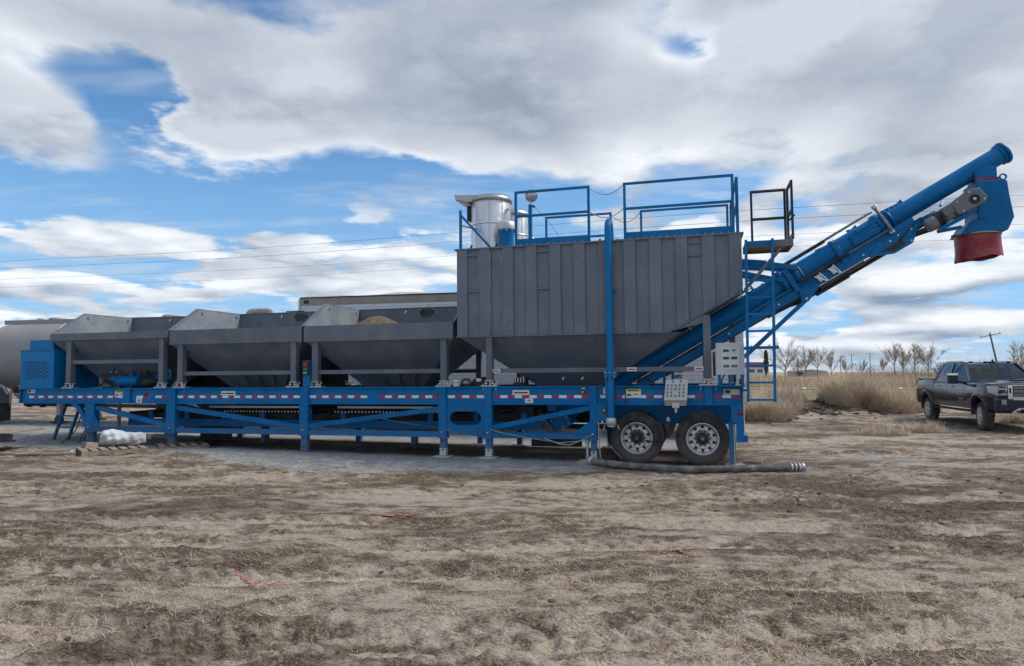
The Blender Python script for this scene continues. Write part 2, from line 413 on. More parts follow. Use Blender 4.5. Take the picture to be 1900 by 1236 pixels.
def smooth(a, b, x):
    t = np.clip((x-a)/(b-a), 0, 1); return t*t*(3-2*t)

# plant frame: origin on the ground under the rear axle, u along the plant, v away from the viewer, w up
PSI, TAU = R(15.24), R(0.57)
PO = Vector((3.556, 12.807, 0.0))
PM = Matrix.Translation(PO) @ Matrix.Rotation(-PSI, 4, 'Z') @ Matrix.Rotation(-TAU, 4, 'Y')
def uv_of(x, y):
    dx_, dy_ = x - PO.x, y - PO.y; c, s_ = math.cos(PSI), math.sin(PSI)
    return dx_*c - dy_*s_, dx_*s_ + dy_*c
def W(u, v, w_=0.0): return PM @ Vector((u, v, w_))

# wheel tracks across the yard: (x0, y0, x1, y1, width, depth)
TRACKS = ((-9, 6.2, 9, 5.4, 0.46, 0.040), (-9, 4.25, 9, 4.75, 0.46, 0.040), (-12, 8.4, 12, 7.5, 0.40, 0.030), (-12, 10.4, 12, 9.2, 0.42, 0.030),
          (0.5, 4.1, 12, 8.4, 0.50, 0.045), (2.0, 3.5, 12, 6.7, 0.50, 0.040), (-9, 7.2, 12, 6.5, 0.40, 0.028), (5, 14.6, 22, 13.4, 0.9, 0.05), (5, 16.8, 22, 17.4, 0.8, 0.04),
          (-4.2, 3.4, -0.4, 5.0, 0.50, 0.040), (-6.5, 5.3, 1.5, 4.2, 0.45, 0.030))
def track_fields(x, y):
    """rut depth, tread-lug height and how compacted the earth is"""
    dep = np.zeros_like(x); lugs = np.zeros_like(x); comp = np.zeros_like(x)
    for i, (x0, y0, x1, y1, wd, dp) in enumerate(TRACKS):
        L = math.hypot(x1-x0, y1-y0); tx, ty = (x1-x0)/L, (y1-y0)/L
        a = (x-x0)*tx + (y-y0)*ty; b = -(x-x0)*ty + (y-y0)*tx
        b = b + (fbm(a*0.35, b*0+i*7.7, 61+i, 2)-0.5)*0.4
        on = smooth(wd*0.62, wd*0.42, np.abs(b))*smooth(0, 1.5, a)*smooth(L, L-1.5, a)*smooth(0.26, 0.46, fbm(a*0.5, b*0.3+i*3.1, 71+i, 2))
        rim = np.exp(-((np.abs(b)-wd*0.64)/0.06)**2)*smooth(0, 1.5, a)*smooth(L, L-1.5, a)
        ph = (a + np.abs(b)*0.8)*2*math.pi/0.18
        lug = smooth(-0.25, 0.35, np.sin(ph))*smooth(wd*0.52, wd*0.44, np.abs(b))*smooth(0.015, 0.05, np.abs(b))
        dep = dep - dp*on + 0.4*dp*rim; lugs = np.maximum(lugs, lug*on); comp = np.maximum(comp, on)
    return dep, lugs, comp
def ground_h(x, y, fine=True):
    x = np.asarray(x, float); y = np.asarray(y, float)
    u, v = uv_of(x, y)
    near = 1 - smooth(26, 60, np.hypot(x, y))
    h = (fbm(x*0.16, y*0.16, 3, 3)-0.5)*0.16 + (fbm(x*0.9, y*0.9, 11, 3)-0.5)*0.075
    pad = smooth(-19.5, -17.0, u)*smooth(2.6, 1.4, u)*smooth(-1.3, -0.5, v)*smooth(4.2, 3.0, v)
    h = h*(1-0.85*pad) - 0.015*pad + 0.030*smooth(-3.5, -16, u)*smooth(-2.5, -0.5, v)*smooth(5, 3, v)
    if fine:
        rough = 0.55 + 0.9*smooth(0.42, 0.62, fbm(x*0.33, y*0.5, 31, 3))
        h = h + ((fbm(x*3.2, y*4.2, 21, 3)-0.5)*0.046 + (fbm(x*12, y*15, 41, 3)-0.5)*0.052)*rough*(1-0.55*pad)*near
        dep, lugs, comp = track_fields(x, y)
        h = h + (dep + 0.022*lugs)*near
    # drift of cement dust along the near edge of the plant
    h = h + 0.055*smooth(-1.5, -0.7, v)*smooth(0.1, -0.45, v)*smooth(-15, -12, u)*smooth(-1.5, -4, u)*(0.3+0.9*fbm(u*0.8, v*2.2, 91, 3))
    # turned earth banks where the yard ends at the right
    h = h + 0.42*np.exp(-(((x-9.6)/2.6)**2 + ((y-25.6)/1.3)**2)) * (0.6+0.8*fbm(x*1.3, y*1.3, 101, 3))
    h = h + 0.62*np.exp(-(((x-14.0)/3.2)**2 + ((y-30.8)/1.6)**2)) * (0.6+0.8*fbm(x*1.1, y*1.1, 111, 3))
    h = h + 0.25*smooth(31, 36, y)*smooth(52, 40, y)*smooth(4, 8, x) * fbm(x*0.5, y*0.5, 121, 3)
    return h
def gz(x, y): return float(ground_h(np.array([x]), np.array([y]), True)[0])
# ------------------------------------------------------------------ ground: one sheet from behind the viewer to the horizon
def make_ground():
    ys = [-40, -30, -22, -16, -12, -9, -6.5, -4.5, -3, -2, -1.2, -0.5, 0.1, 0.6, 1.1, 1.6, 2.0, 2.35, 2.7]
    y = 3.0
    while y < 30: ys.append(y); y += 0.0052*y
    while y < 90: ys.append(y); y += 0.02*y
    while y < 5000: ys.append(y); y *= 1.22
    ys.append(5200)
    ys = np.array(ys)
    core = np.linspace(-0.92, 0.92, 600)
    side = np.concatenate([[-9, -6, -4.2, -3, -2.2, -1.8, -1.5, -1.3, -1.16, -1.05, -0.98]])
    ts = np.concatenate([side, core, -side[::-1]])
    Y, T = np.meshgrid(ys, ts, indexing='ij')
    X = T*np.maximum(np.abs(Y), 3.0) + 0*Y
    H = ground_h(X, Y)
    far = smooth(60, 400, np.hypot(X, Y)); H = H*(1-far)
    ny, nx = Y.shape
    me = bpy.data.meshes.new('ground')
    co = np.stack([X, Y, H], -1).reshape(-1, 3)
    idx = np.arange(ny*nx).reshape(ny, nx)
    q = np.stack([idx[:-1,:-1], idx[:-1,1:], idx[1:,1:], idx[1:,:-1]], -1).reshape(-1, 4)
    me.vertices.add(len(co)); me.vertices.foreach_set('co', co.ravel())
    me.loops.add(q.size); me.loops.foreach_set('vertex_index', q.ravel())
    me.polygons.add(len(q)); me.polygons.foreach_set('loop_start', np.arange(0, q.size, 4))
    me.polygons.foreach_set('use_smooth', np.ones(len(q), bool))
    me.update(calc_edges=True); me.validate()
    # what lies where (soil kinds, plus painted shade under the plant): cement dust, mown field, green verge, wet earth
    u, v = uv_of(X, Y)
    n = fbm(X*0.55, Y*0.8, 131, 4); n2 = fbm(X*1.9, Y*2.6, 141, 3)
    edge = -2.35 + 1.8*(n-0.5) + 1.7*smooth(-6, -1.0, u)*1.0 + 1.3*smooth(-7.0, -12.0, u)
    cem = smooth(edge-0.35, edge+0.5, v + 0.9*(n2-0.5))*smooth(7.5, 5, v)*smooth(-26, -20, u)*smooth(1.0, -1.2, u + 1.2*(n-0.5))
    cem = np.maximum(cem, 0.75*smooth(0.44, 0.60, n)*np.exp(-(((X-8.4)/2.4)**2 + ((Y-13.9)/0.9)**2)*1.2))
    field = smooth(33, 37, Y + 3*(n-0.5)*smooth(40, 20, Y))*smooth(2, 6, X+0.1*Y)
    field = np.maximum(field, smooth(70, 110, Y))
    green = smooth(36, 42, Y)*smooth(64, 60, Y)*smooth(0.40, 0.58, fbm(X*0.13, Y*0.2, 151, 3))
    wet_shade = np.clip(1.3*np.exp(-(((X-6.6)/3.0)**2 + ((Y-9.6)/1.5)**2))*smooth(0.40, 0.60, n2*0.6+n*0.4)
                  + 1.1*np.exp(-(((X-4.6)/1.9)**2 + ((Y-7.5)/0.9)**2))*smooth(0.40, 0.62, n2)
                  + 0.8*np.exp(-(((X+5.5)/3.2)**2 + ((Y-8.6)/0.9)**2))*smooth(0.42, 0.60, n2*0.5+n*0.5)
                  + 0.9*np.exp(-(((X+3.4)/1.6)**2 + ((Y-4.6)/0.6)**2))*smooth(0.42, 0.6, n2)
                  + 0.9*smooth(19, 22, Y)*smooth(35, 30, Y)*smooth(3, 6, X)*smooth(0.45, 0.62, n2*0.5+n*0.5), 0, 1)
    under = smooth(0.05, 0.5, v + 0.5*(n2-0.5))*smooth(3.1, 2.4, v)*smooth(-13.2, -12.0, u)*smooth(1.2, 0.4, u)  # beneath the plant: damp earth and its shade painted dark together
    wet_shade = np.maximum(wet_shade, 0.95*under); cem = cem*(1-0.92*under)
    dep_, lug_, comp_ = track_fields(X, Y)
    for nm, arr in (('track', comp_*(0.35+0.65*lug_)), ('cement', cem), ('field', field), ('green', green), ('wet_shade', wet_shade)):
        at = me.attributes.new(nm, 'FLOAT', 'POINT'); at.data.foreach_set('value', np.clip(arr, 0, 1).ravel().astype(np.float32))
    def mat(t, b):
        pos = t.node('ShaderNodeNewGeometry').outputs['Position']
        def at(nm):
            a = t.node('ShaderNodeAttribute'); a.attribute_name = nm; return a.outputs['Fac']
        x, y_, z = t.sep(pos)
        flat = t.comb(x, t.math('MULTIPLY', y_, 2.1), 0.0)
        big = t.noise(flat, 0.34, 3.0, 0.58)
        mid = t.noise(flat, 2.7, 7.0, 0.70)
        sml = t.noise(t.comb(x, t.math('MULTIPLY', y_, 1.5), 0.0), 12.0, 4.0, 0.68)
        fib = t.noise(t.comb(t.math('ADD', x, t.math('MULTIPLY', mid, 0.10)), t.math('MULTIPLY', y_, 2.4), 3.0), 38.0, 3.0, 0.76)
        k = t.math('ADD', t.math('MULTIPLY', big, 0.46), t.math('MULTIPLY', mid, 0.54))
        k = t.math('ADD', k, t.math('MULTIPLY', at('track'), 0.045))
        soil = t.mix(t.mapr(k, 0.44, 0.580), (0.145, 0.104, 0.074, 1), (0.425, 0.355, 0.290, 1))
        soil = t.mix(t.math('MULTIPLY', t.mapr(t.math('ADD', t.math('MULTIPLY', k, 0.60), t.math('MULTIPLY', sml, 0.40)), 0.500, 0.415), 0.88), soil, (0.056, 0.038, 0.027, 1))
        soil = t.mix(t.math('MULTIPLY', t.mapr(fib, 0.52, 0.66), 0.62), soil, (0.480, 0.395, 0.295, 1))
        soil = t.mix(t.math('MULTIPLY', t.mapr(fib, 0.475, 0.35), 0.74), soil, (0.058, 0.041, 0.029, 1))
        soil = t.mix(t.math('MULTIPLY', at('wet_shade'), 0.82), soil, t.mix(t.mapr(sml, 0.40, 0.66), (0.024, 0.017, 0.012, 1), (0.140, 0.100, 0.072, 1)))
        cemc = t.mix(t.mapr(mid, 0.36, 0.66), (0.255, 0.270, 0.275, 1), (0.430, 0.448, 0.452, 1))
        cemc = t.mix(t.math('MULTIPLY', t.mapr(sml, 0.55, 0.36), 0.5), cemc, (0.15, 0.145, 0.135, 1))
        soil = t.mix(t.math('MULTIPLY', at('cement'), 0.92), soil, cemc)
        fld = t.mix(mid, (0.24, 0.175, 0.105, 1), (0.42, 0.325, 0.21, 1))
        soil = t.mix(at('field'), soil, fld)
        soil = t.mix(t.math('MULTIPLY', at('green'), 0.65), soil, t.mix(sml, (0.07, 0.085, 0.03, 1), (0.17, 0.17, 0.07, 1)))
        t.put(b.inputs['Base Color'], soil)
        b.inputs['Roughness'].default_value = 0.93
        b.inputs['Specular IOR Level'].default_value = 0.25
        bump(t, b, t.noise(flat, 17.0, 4.0, 0.72), 1.0, 0.050)
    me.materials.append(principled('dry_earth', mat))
    o = bpy.data.objects.new('ground', me); COL.objects.link(o); tag(o, kind='structure')
    return o
make_ground()

def blades(name, P, L, wdt, lean, seed, mat, curve=0.35, yaw=None, seg=2):
    """many thin bent blades as one mesh: P base points (n,3), L lengths, lean horizontal reach as a share of length"""
    rng = np.random.default_rng(seed); n = len(P)
    yaw = rng.uniform(0, 2*math.pi, n) if yaw is None else yaw
    d = np.stack([np.cos(yaw), np.sin(yaw)], -1); sd_ = np.stack([-d[:,1], d[:,0]], -1)
    rings = []
    for k in range(seg+1):
        s_ = k/seg
        hor = L*lean*(s_*(1-curve) + curve*s_*s_); ver = L*np.sqrt(np.maximum(0, 1-np.minimum(lean, 0.98)**2))*(s_*(1+0.25*curve) - 0.25*curve*s_*s_)
        c = P + np.stack([d[:,0]*hor, d[:,1]*hor, ver], -1)
        wk = wdt*(1-0.85*s_)
        off = np.stack([sd_[:,0]*wk/2, sd_[:,1]*wk/2, np.zeros(n)], -1)
        rings.append(c-off); rings.append(c+off)
    V = np.stack(rings, 1).reshape(-1, 3)
    base = np.arange(n)[:,None]*(2*(seg+1))
    F = np.concatenate([base + np.array([[2*k, 2*k+1, 2*k+3, 2*k+2]]) for k in range(seg)], 0)
    me = bpy.data.meshes.new(name)
    me.vertices.add(len(V)); me.vertices.foreach_set('co', V.ravel())
    me.loops.add(F.size); me.loops.foreach_set('vertex_index', F.ravel())
    me.polygons.add(len(F)); me.polygons.foreach_set('loop_start', np.arange(0, F.size, 4))
    me.update(calc_edges=True); me.materials.append(mat); return me
def straw_mat(name, a, b_, c):
    def f(t, b):
        pos = t.node('ShaderNodeNewGeometry').outputs['Position']
        n = t.noise(pos, 6.0, 3.0, 0.7); n2 = t.noise(pos, 0.9, 3.0, 0.6)
        k = t.mix(t.mapr(n, 0.35, 0.65), c4(a), c4(b_))
        t.put(b.inputs['Base Color'], t.mix(t.math('MULTIPLY', t.mapr(n2, 0.48, 0.66), 0.6), k, c4(c)))
        b.inputs['Roughness'].default_value = 0.8
    return principled(name, f)
M['straw'] = straw_mat('dry_straw', (0.40, 0.315, 0.20), (0.60, 0.50, 0.36), (0.22, 0.155, 0.095))
M['reed'] = straw_mat('dry_reeds', (0.42, 0.325, 0.215), (0.60, 0.49, 0.345), (0.27, 0.19, 0.12))
M['brush'] = straw_mat('dry_brush', (0.50, 0.40, 0.285), (0.70, 0.60, 0.47), (0.28, 0.20, 0.135))
M['bark'] = straw_mat('grey_bark', (0.17, 0.145, 0.12), (0.26, 0.225, 0.185), (0.11, 0.095, 0.08))
M['twig'] = straw_mat('brown_twigs', (0.28, 0.225, 0.175), (0.38, 0.315, 0.25), (0.21, 0.165, 0.13))
M['evergreen'] = straw_mat('dark_needles', (0.030, 0.038, 0.028), (0.055, 0.065, 0.042), (0.07, 0.06, 0.04))

def litter():
    rng = np.random.default_rng(5); n = 60000
    y = 3.2*(20/3.2)**rng.uniform(0, 1, n); x = rng.uniform(-0.95, 0.95, n)*y
    u, v = uv_of(x, y)
    keep = (fbm(x*0.5, y*0.7, 171, 3) + 0.25*fbm(x*2.5, y*2.5, 172, 2) > 0.53) & ((v < -1.2) | (u > 1.2))
    x, y = x[keep], y[keep]
    P = np.stack([x, y, ground_h(x, y)+0.004], -1)
    L = rng.uniform(0.03, 0.11, len(x)); L[rng.uniform(0,1,len(x)) > 0.985] *= 2.2
    me = blades('dry_straw_litter', P, L, rng.uniform(0.002, 0.0045, len(x)), rng.uniform(0.93, 0.999, len(x)), 6, M['straw'], 0.2)
    o = bpy.data.objects.new('dry_straw_litter', me); COL.objects.link(o)
    tag(o, 'loose dry straw scattered over the churned brown earth', 'straw', kind='stuff')
    # upright stubble tufts
    m = 2600; cx = rng.uniform(-0.95, 0.95, 900); cy = 3.4*(24/3.4)**rng.uniform(0, 1, 900); cx = cx*cy
    pick = rng.integers(0, 900, m*3); x = cx[pick] + rng.normal(0, 0.07, m*3); y = cy[pick] + rng.normal(0, 0.05, m*3)
    u, v = uv_of(x, y); k = ((v < -1.6) | (u > 1.6)); x, y = x[k], y[k]
    P = np.stack([x, y, ground_h(x, y)-0.005], -1)
    me = blades('stubble_tufts', P, rng.uniform(0.02, 0.065, len(x)), rng.uniform(0.002, 0.004, len(x)), rng.uniform(0.5, 0.97, len(x)), 8, M['straw'])
    o = bpy.data.objects.new('stubble_tufts', me); COL.objects.link(o)
    tag(o, 'short stubble tufts sticking out of the bare yard', 'stubble', kind='stuff')
litter()

def field_reeds():
    rng = np.random.default_rng(15)
    n = 34000
    y = 66*(230/66)**(rng.uniform(0, 1, n)**1.5); x = rng.uniform(-0.05, 1.1, n)*y + rng.normal(0, 2, n)
    keep = fbm(x*0.05, y*0.07, 181, 3) > 0.40; x, y = x[keep], y[keep]
    P = np.stack([x, y, np.zeros(len(x))-0.03], -1)
    L = rng.uniform(0.6, 1.35, len(x))*(0.65 + 0.7*fbm(x*0.06, y*0.08, 191, 3))
    me = blades('field_reeds', P, L, rng.uniform(0.03, 0.07, len(x))*(y/80), rng.uniform(0.1, 0.5, len(x)), 16, M['reed'])
    o = bpy.data.objects.new('field_reeds', me); COL.objects.link(o)
    tag(o, 'wide band of tall tan reeds across the far field', 'reeds', kind='stuff')
    n = 20000
    y = rng.uniform(33, 62, n); x = rng.uniform(0.14, 1.1, n)*y
    keep = (fbm(x*0.16, y*0.2, 201, 3) > 0.45); x, y = x[keep], y[keep]
    P = np.stack([x, y, ground_h(x, y)-0.02], -1)
    me = blades('verge_grass', P, rng.uniform(0.15, 0.55, len(x)), rng.uniform(0.012, 0.03, len(x)), rng.uniform(0.2, 0.8, len(x)), 17, M['straw'])
    o = bpy.data.objects.new('verge_grass', me); COL.objects.link(o)
    tag(o, 'low tangled dry grass on the verge beyond the yard', 'grass', kind='stuff')
field_reeds()
# ------------------------------------------------------------------ the mobile batching plant
plant = empty('batching_plant', PO, (0.0, -TAU, -PSI))
tag(plant, 'long blue and grey mobile concrete batching plant on tandem-axle trailer with raised auger', 'batching plant')
UL, UR, RT, RB = -16.36, 0.73, 1.485, 1.118

def B(x0, x1, y0, y1, z0, z1): return MB().box(x0, x1, y0, y1, z0, z1)

# --- chassis rails
for v0, out in ((0.0, -1), (2.42, 1)):
    m = MB()
    a, b = (v0-0.045, v0+0.13)
    m.box(UL, UR, a, b, RT-0.022, RT); m.box(UL, UR, a, b, RB, RB+0.022)
    wv = v0+0.01 if out < 0 else v0+0.10
    m.box(UL+0.002, UR-0.002, wv, wv+0.03, RB+0.022, RT-0.022)
    rail = m.build('frame_rail', M['blue'], plant)
    if out < 0: front_rail = rail
for k in range(15):
    u = UL + 0.4 + k*1.18
    B(u, u+0.10, 0.14, 2.40, RB+0.05, RT-0.06).build('cross_member', M['blue'], plant)
B(UL-0.03, UL+0.0, -0.045, 2.55, RB, RT).build('end_plate', M['blue'], plant)
WEB = 0.01
for u, wd in ((-13.13, 0.20), (-11.85, 0.22), (-8.37, 0.19), (-5.15, 0.15), (-4.17, 0.15), (-2.03, 0.13), (0.125, 0.14)):
    B(u-wd/2, u+wd/2, -0.043, WEB-0.002, RB+0.022, RT-0.024).build('stiffener', M['blue'], front_rail)

# --- reflective tape, labels and lamps on the rail
tape_w = B(-0.0762, 0.0762, -0.003, 0.0, -0.028, 0.028).mesh('white_tape', M['whitetape'])
tape_r = B(-0.0762, 0.0762, -0.003, 0.0, -0.028, 0.028).mesh('red_tape', M['redtape'])
RUNS = ((-16.135, -13.117, 0), (-12.875, -12.505, 0), (-12.337, -11.99, 0), (-11.72, -8.506, 0), (-8.26, -6.879, 0), (-6.614, -5.24, 1),
        (-5.05, -4.263, 0), (-4.07, -2.11, 1), (-1.893, -1.75, 0), (-1.62, 0.03, 1), (0.216, 0.683, 1))
for a, b, red in RUNS:
    n = max(1, round((b-a)/0.1524)); p = (b-a)/n
    for i in range(n):
        isr = (i + red) % 2
        inst('red_tape' if isr else 'white_tape', tape_r if isr else tape_w, front_rail, (a+(i+0.5)*p, WEB-0.0005, 1.278), scale=(p/0.1524, 1, 1))
def sticker(u0, u1, w0, w1, mat, lines=(), parent=front_rail, v=WEB):
    s = B(u0, u1, v-0.007, v-0.004, w0, w1).build('label', M[mat], parent)
    for (a, b, c, d, mm) in lines:          # printed marks too small to read
        MB().box(u0+(u1-u0)*a, u0+(u1-u0)*b, v-0.0085, v-0.0072, w0+(w1-w0)*c, w0+(w1-w0)*d).build('print', M[mm], parent)
    return s
sticker(-16.176, -15.949, 1.377, 1.455, 'label', ((0.08, 0.45, 0.15, 0.85, 'ink'), (0.55, 0.9, 0.4, 0.6, 'ink')))
for a, b, c, d in ((-13.507, -13.202, 1.271, 1.425), (-1.406, -1.116, 1.257, 1.423)):
    sticker(a, b, c, d, 'label')
    sticker(a+0.003, b-0.003, d-0.052, d-0.001, 'yellow', ((0.15, 0.85, 0.3, 0.7, 'ink'),), v=WEB-0.004)
    sticker(a+0.03, a+0.10, c+0.035, c+0.07, 'ink', v=WEB-0.004)
    sticker(a+0.14, a+0.24, c+0.055, c+0.07, 'redink', v=WEB-0.004)
sticker(-12.883, -12.716, 1.131, 1.250, 'label', ((0.45, 0.55, 0.2, 0.8, 'ink'), (0.3, 0.7, 0.45, 0.6, 'ink')))
for a, b, c, d in ((-10.533, -10.160, 1.312, 1.404), (-3.660, -3.316, 1.312, 1.409)):
    sticker(a, b, c, d, 'label', ((0.08, 0.92, 0.30, 0.60, 'ink'), (0.3, 0.36, 0.28, 0.62, 'label'), (0.62, 0.66, 0.28, 0.62, 'label')))
sticker(-3.405, -3.240, 1.150, 1.243, 'label', ((0.2, 0.8, 0.45, 0.58, 'redink'), (0.45, 0.55, 0.25, 0.75, 'redink')))
sticker(-1.837, -1.746, 1.330, 1.455, 'label', ((0.3, 0.6, 0.3, 0.8, 'rust'),))
sticker(0.402, 0.682, 1.313, 1.412, 'label', ((0.45, 0.92, 0.55, 0.65, 'boxgrey'), (0.45, 0.92, 0.3, 0.4, 'boxgrey')))
MB().prism([(0.42, 1.345), (0.468, 1.325), (0.516, 1.345), (0.516, 1.388), (0.468, 1.402), (0.42, 1.388)], WEB-0.011, WEB-0.0075).build('emblem', M['ink'], front_rail)
MB().prism([(0.44, 1.352), (0.468, 1.332), (0.496, 1.352), (0.468, 1.375)], WEB-0.013, WEB-0.0112).build('emblem', M['redink'], front_rail)
def marker(u, w_, v, mat):
    m = MB().lathe([(0.0, -0.03), (0.026, -0.026), (0.034, -0.010), (0.036, 0.0)], (u, v, w_), (0, 1, 0), 14)
    o = m.build('marker_lamp', M[mat], plant)
    MB().lathe([(0.046, 0.002), (0.046, -0.012), (0.036, -0.012)], (u, v, w_), (0, 1, 0), 14).build('bezel', M['black'], o)
marker(-2.243, 1.362, WEB-0.001, 'amber'); marker(-1.815, 1.008, -0.052, 'amber'); marker(0.675, 0.990, -0.052, 'redlens'); marker(-12.62, 1.34, WEB-0.001, 'redlens')
B(-2.26, -2.19, -0.002, 0.006, 1.425, 1.45).build('lamp_bracket', M['galv'], plant)

# --- support legs with sleeves and drop feet (both sides)
pin = MB().tube((0, -0.03, 0), (0, 0.03, 0), 0.016, n=8).mesh('pin', M['galv'])
hole = MB().tube((0, -0.002, 0), (0, 0.002, 0), 0.020, n=10).mesh('hole', M['ink'])
for u, wd, wl, foot in ((-14.18, 0.27, 0.18, 0.115), (-11.85, 0.245, 0.165, 0.085), (-8.37, 0.20, 0.15, 0.08), (-5.145, 0.165, 0.13, 0.07), (-4.165, 0.155, 0.13, 0.07), (-2.035, 0.125, 0.11, 0.065)):
    for side in (0, 1):
        a, b = (-0.060, 0.10) if not side else (2.42, 2.58)
        leg = B(u-wd/2, u+wd/2, a, b, 0.45, RB-0.001).build('leg', M['blue'], plant)
        B(u-wd/2-0.015, u+wd/2+0.015, a-0.012, b+0.012, 0.435, 0.462).build('collar', M['blue'], leg)
        fm = 'galv' if u in (-5.145, -4.165) else 'blue'
        B(u-wl/2, u+wl/2, a+0.02, b-0.02, foot, 0.45).build('drop_foot', M['blue'] if side else M['blue'], leg)
        if not side and u > -5.3:
            B(u-wl/2-0.002, u+wl/2+0.002, a+0.018, b-0.018, foot+0.01, foot+0.16).build('bare_steel_end', M['galv'], leg)
        B(u-0.17, u+0.17, a-0.06, b+0.06, foot-0.028, foot).build('foot_plate', M['blue'] if u < -6 else M['galv'], leg)
        if not side:
            inst('pin', pin, leg, (u, a-0.02, 0.56))
            for hz in (0.20, 0.38): inst('hole', hole, leg, (u, a+0.0165, hz))
def brace(u0, w0, u1, w1, h, v0=-0.03, v1=0.07, name='diagonal_brace', par=None):
    d = Vector((u1-u0, 0, w1-w0)).normalized(); n = Vector((-d.z, 0, d.x))*h/2
    pts = [(u0-n.x, w0-n.z), (u1-n.x, w1-n.z), (u1+n.x, w1+n.z), (u0+n.x, w0+n.z)]
    return MB().prism(pts, v0, v1).build(name, M['blue'], plant if par is None else par)
for dv in (0.0, 2.45):
    brace(-14.04, 1.02, -11.97, 0.62, 0.105, -0.03+dv, 0.07+dv); brace(-11.72, 1.03, -8.47, 0.617, 0.105, -0.03+dv, 0.07+dv)
    brace(-8.27, 0.645, -5.23, 1.03, 0.10, -0.03+dv, 0.07+dv); brace(-4.08, 0.655, -2.10, 1.06, 0.095, -0.03+dv, 0.07+dv)
    for a, b in ((-14.04, -11.98), (-11.72, -8.475), (-8.265, -5.23), (-4.085, -2.10)):
        B(a, b, -0.035+dv, 0.075+dv, 0.450, 0.566).build('lower_chord', M['blue'], plant)
# curved knee and gusset plates
def arc(cx, cz, r, a0, a1, n=10): return [(cx+r*math.cos(R(a0+(a1-a0)*k/n)), cz+r*math.sin(R(a0+(a1-a0)*k/n))) for k in range(n+1)]
MB().prism(arc(-15.02, 0.52, 0.62, 78, 4) + arc(-15.02, 0.52, 0.72, 6, 70)[::1], -0.03, 0.07).build('knee_brace', M['blue'], plant)
MB().prism([(-14.044, 0.452), (-13.88, 0.452), (-13.88, 0.60), (-14.044, 0.86)], -0.052, -0.037).build('gusset', M['blue'], plant)
MB().prism([(-2.42, 0.57), (-2.10, 0.57), (-2.10, 0.80)], -0.052, -0.037).build('gusset', M['blue'], plant)
B(-1.972, -1.756, -0.05, 0.10, 0.81, RB-0.001).build('wheel_arch_plate', M['blue'], plant)
# plate with oval opening between the middle legs
def oval_plate():
    o0, o1, z0, z1 = -5.06, -4.245, 0.45, RB-0.002
    cx0, cx1, cz, rr = -4.86, -4.455, 0.842, 0.138
    hole_ = arc(cx1, cz, rr, 90, -90, 8) + arc(cx0, cz, rr, 270, 90, 8)
    m = MB(); n = len(hole_)
    def outer(p):
        c = Vector(((cx0+cx1)/2, cz)); d = Vector(p) - c
        sx = ((o1 if d.x > 0 else o0) - c.x)/d.x if abs(d.x) > 1e-6 else 1e9
        sz = ((z1 if d.y > 0 else z0) - c.y)/d.y if abs(d.y) > 1e-6 else 1e9
        q = c + d*min(sx, sz); return (q.x, q.y)
    ou = [outer(p) for p in hole_]
    corners = []
    for v in (-0.035, 0.03):
        pass
    for k in range(n):
        a, b = hole_[k], hole_[(k+1)%n]; c, d = outer(b), outer(a)
        ring = [a, b, c]
        if abs(c[0]-d[0]) > 1e-6 and abs(c[1]-d[1]) > 1e-6:
            cor = (o1 if max(c[0], d[0]) > o1-1e-6 else o0, z1 if max(c[1], d[1]) > z1-1e-6 else z0); ring.append(cor)
        ring.append(d)
        for v in (-0.035, 0.03): m.quad(*[(p[0], v, p[1]) for p in ring])
        m.quad((a[0], -0.035, a[1]), (b[0], -0.035, b[1]), (b[0], 0.03, b[1]), (a[0], 0.03, a[1]))
    return m
oval_plate().build('oval_hole_plate', M['blue'], plant)

# --- tandem wheels
def wheel_meshes():
    t = MB(); r = 0.495
    prof = [(0.292, 0.012), (0.300, 0.0), (0.335, -0.012), (0.40, -0.016), (0.452, -0.004), (0.480, 0.018)]
    tread = []
    for k in range(5):
        a = 0.024 + k*0.046; tread += [(r, a), (r, a+0.036), (r-0.012, a+0.038), (r-0.012, a+0.044)]
    prof += tread + [(0.480, 0.262), (0.40, 0.29), (0.300, 0.275), (0.292, 0.262)]
    t.lathe(prof, (0,0,0), (0,1,0), 56)
    for rr in (0.335, 0.44): t.lathe([(rr-0.004, -0.0135), (rr, -0.019), (rr+0.004, -0.0135)], (0,0,0), (0,1,0), 56)
    tyre = t.mesh('tyre', M['rubber'])
    m = MB()
    m.lathe([(0.298, 0.012), (0.302, -0.004), (0.290, -0.010), (0.278, 0.002), (0.270, 0.035), (0.258, 0.085), (0.235, 0.118), (0.198, 0.112), (0.178, 0.096), (0.168, 0.096), (0.162, 0.100), (0.110, 0.100), (0.105, 0.11)], (0,0,0), (0,1,0), 48)
    rim = m.mesh('rim', M['alu'])
    h = MB().lathe([(0.0, 0.012), (0.062, 0.012), (0.074, 0.020), (0.078, 0.05), (0.098, 0.056), (0.104, 0.075), (0.104, 0.11)], (0,0,0), (0,1,0), 20).mesh('hub', M['dark'])
    cap = MB().lathe([(0.0, 0.004), (0.02, 0.006), (0.028, 0.013)], (0,0,0), (0,1,0), 12).mesh('hub_cap', M['rust'])
    hh = MB()
    nut = MB()
    hand = MB().lathe([(0.0, 0.0), (0.026, 0.0), (0.029, 0.006)], (0,0,0), (0,1,0), 12).mesh('hand_hole', M['ink'])
    nutm = MB().tube((0,0,0), (0,0.03,0), 0.0165, n=6).mesh('wheel_nut', M['dark'])
    return tyre, rim, h, cap, hand, nutm
WT, WR, WH, WC, WHH, WN = wheel_meshes()
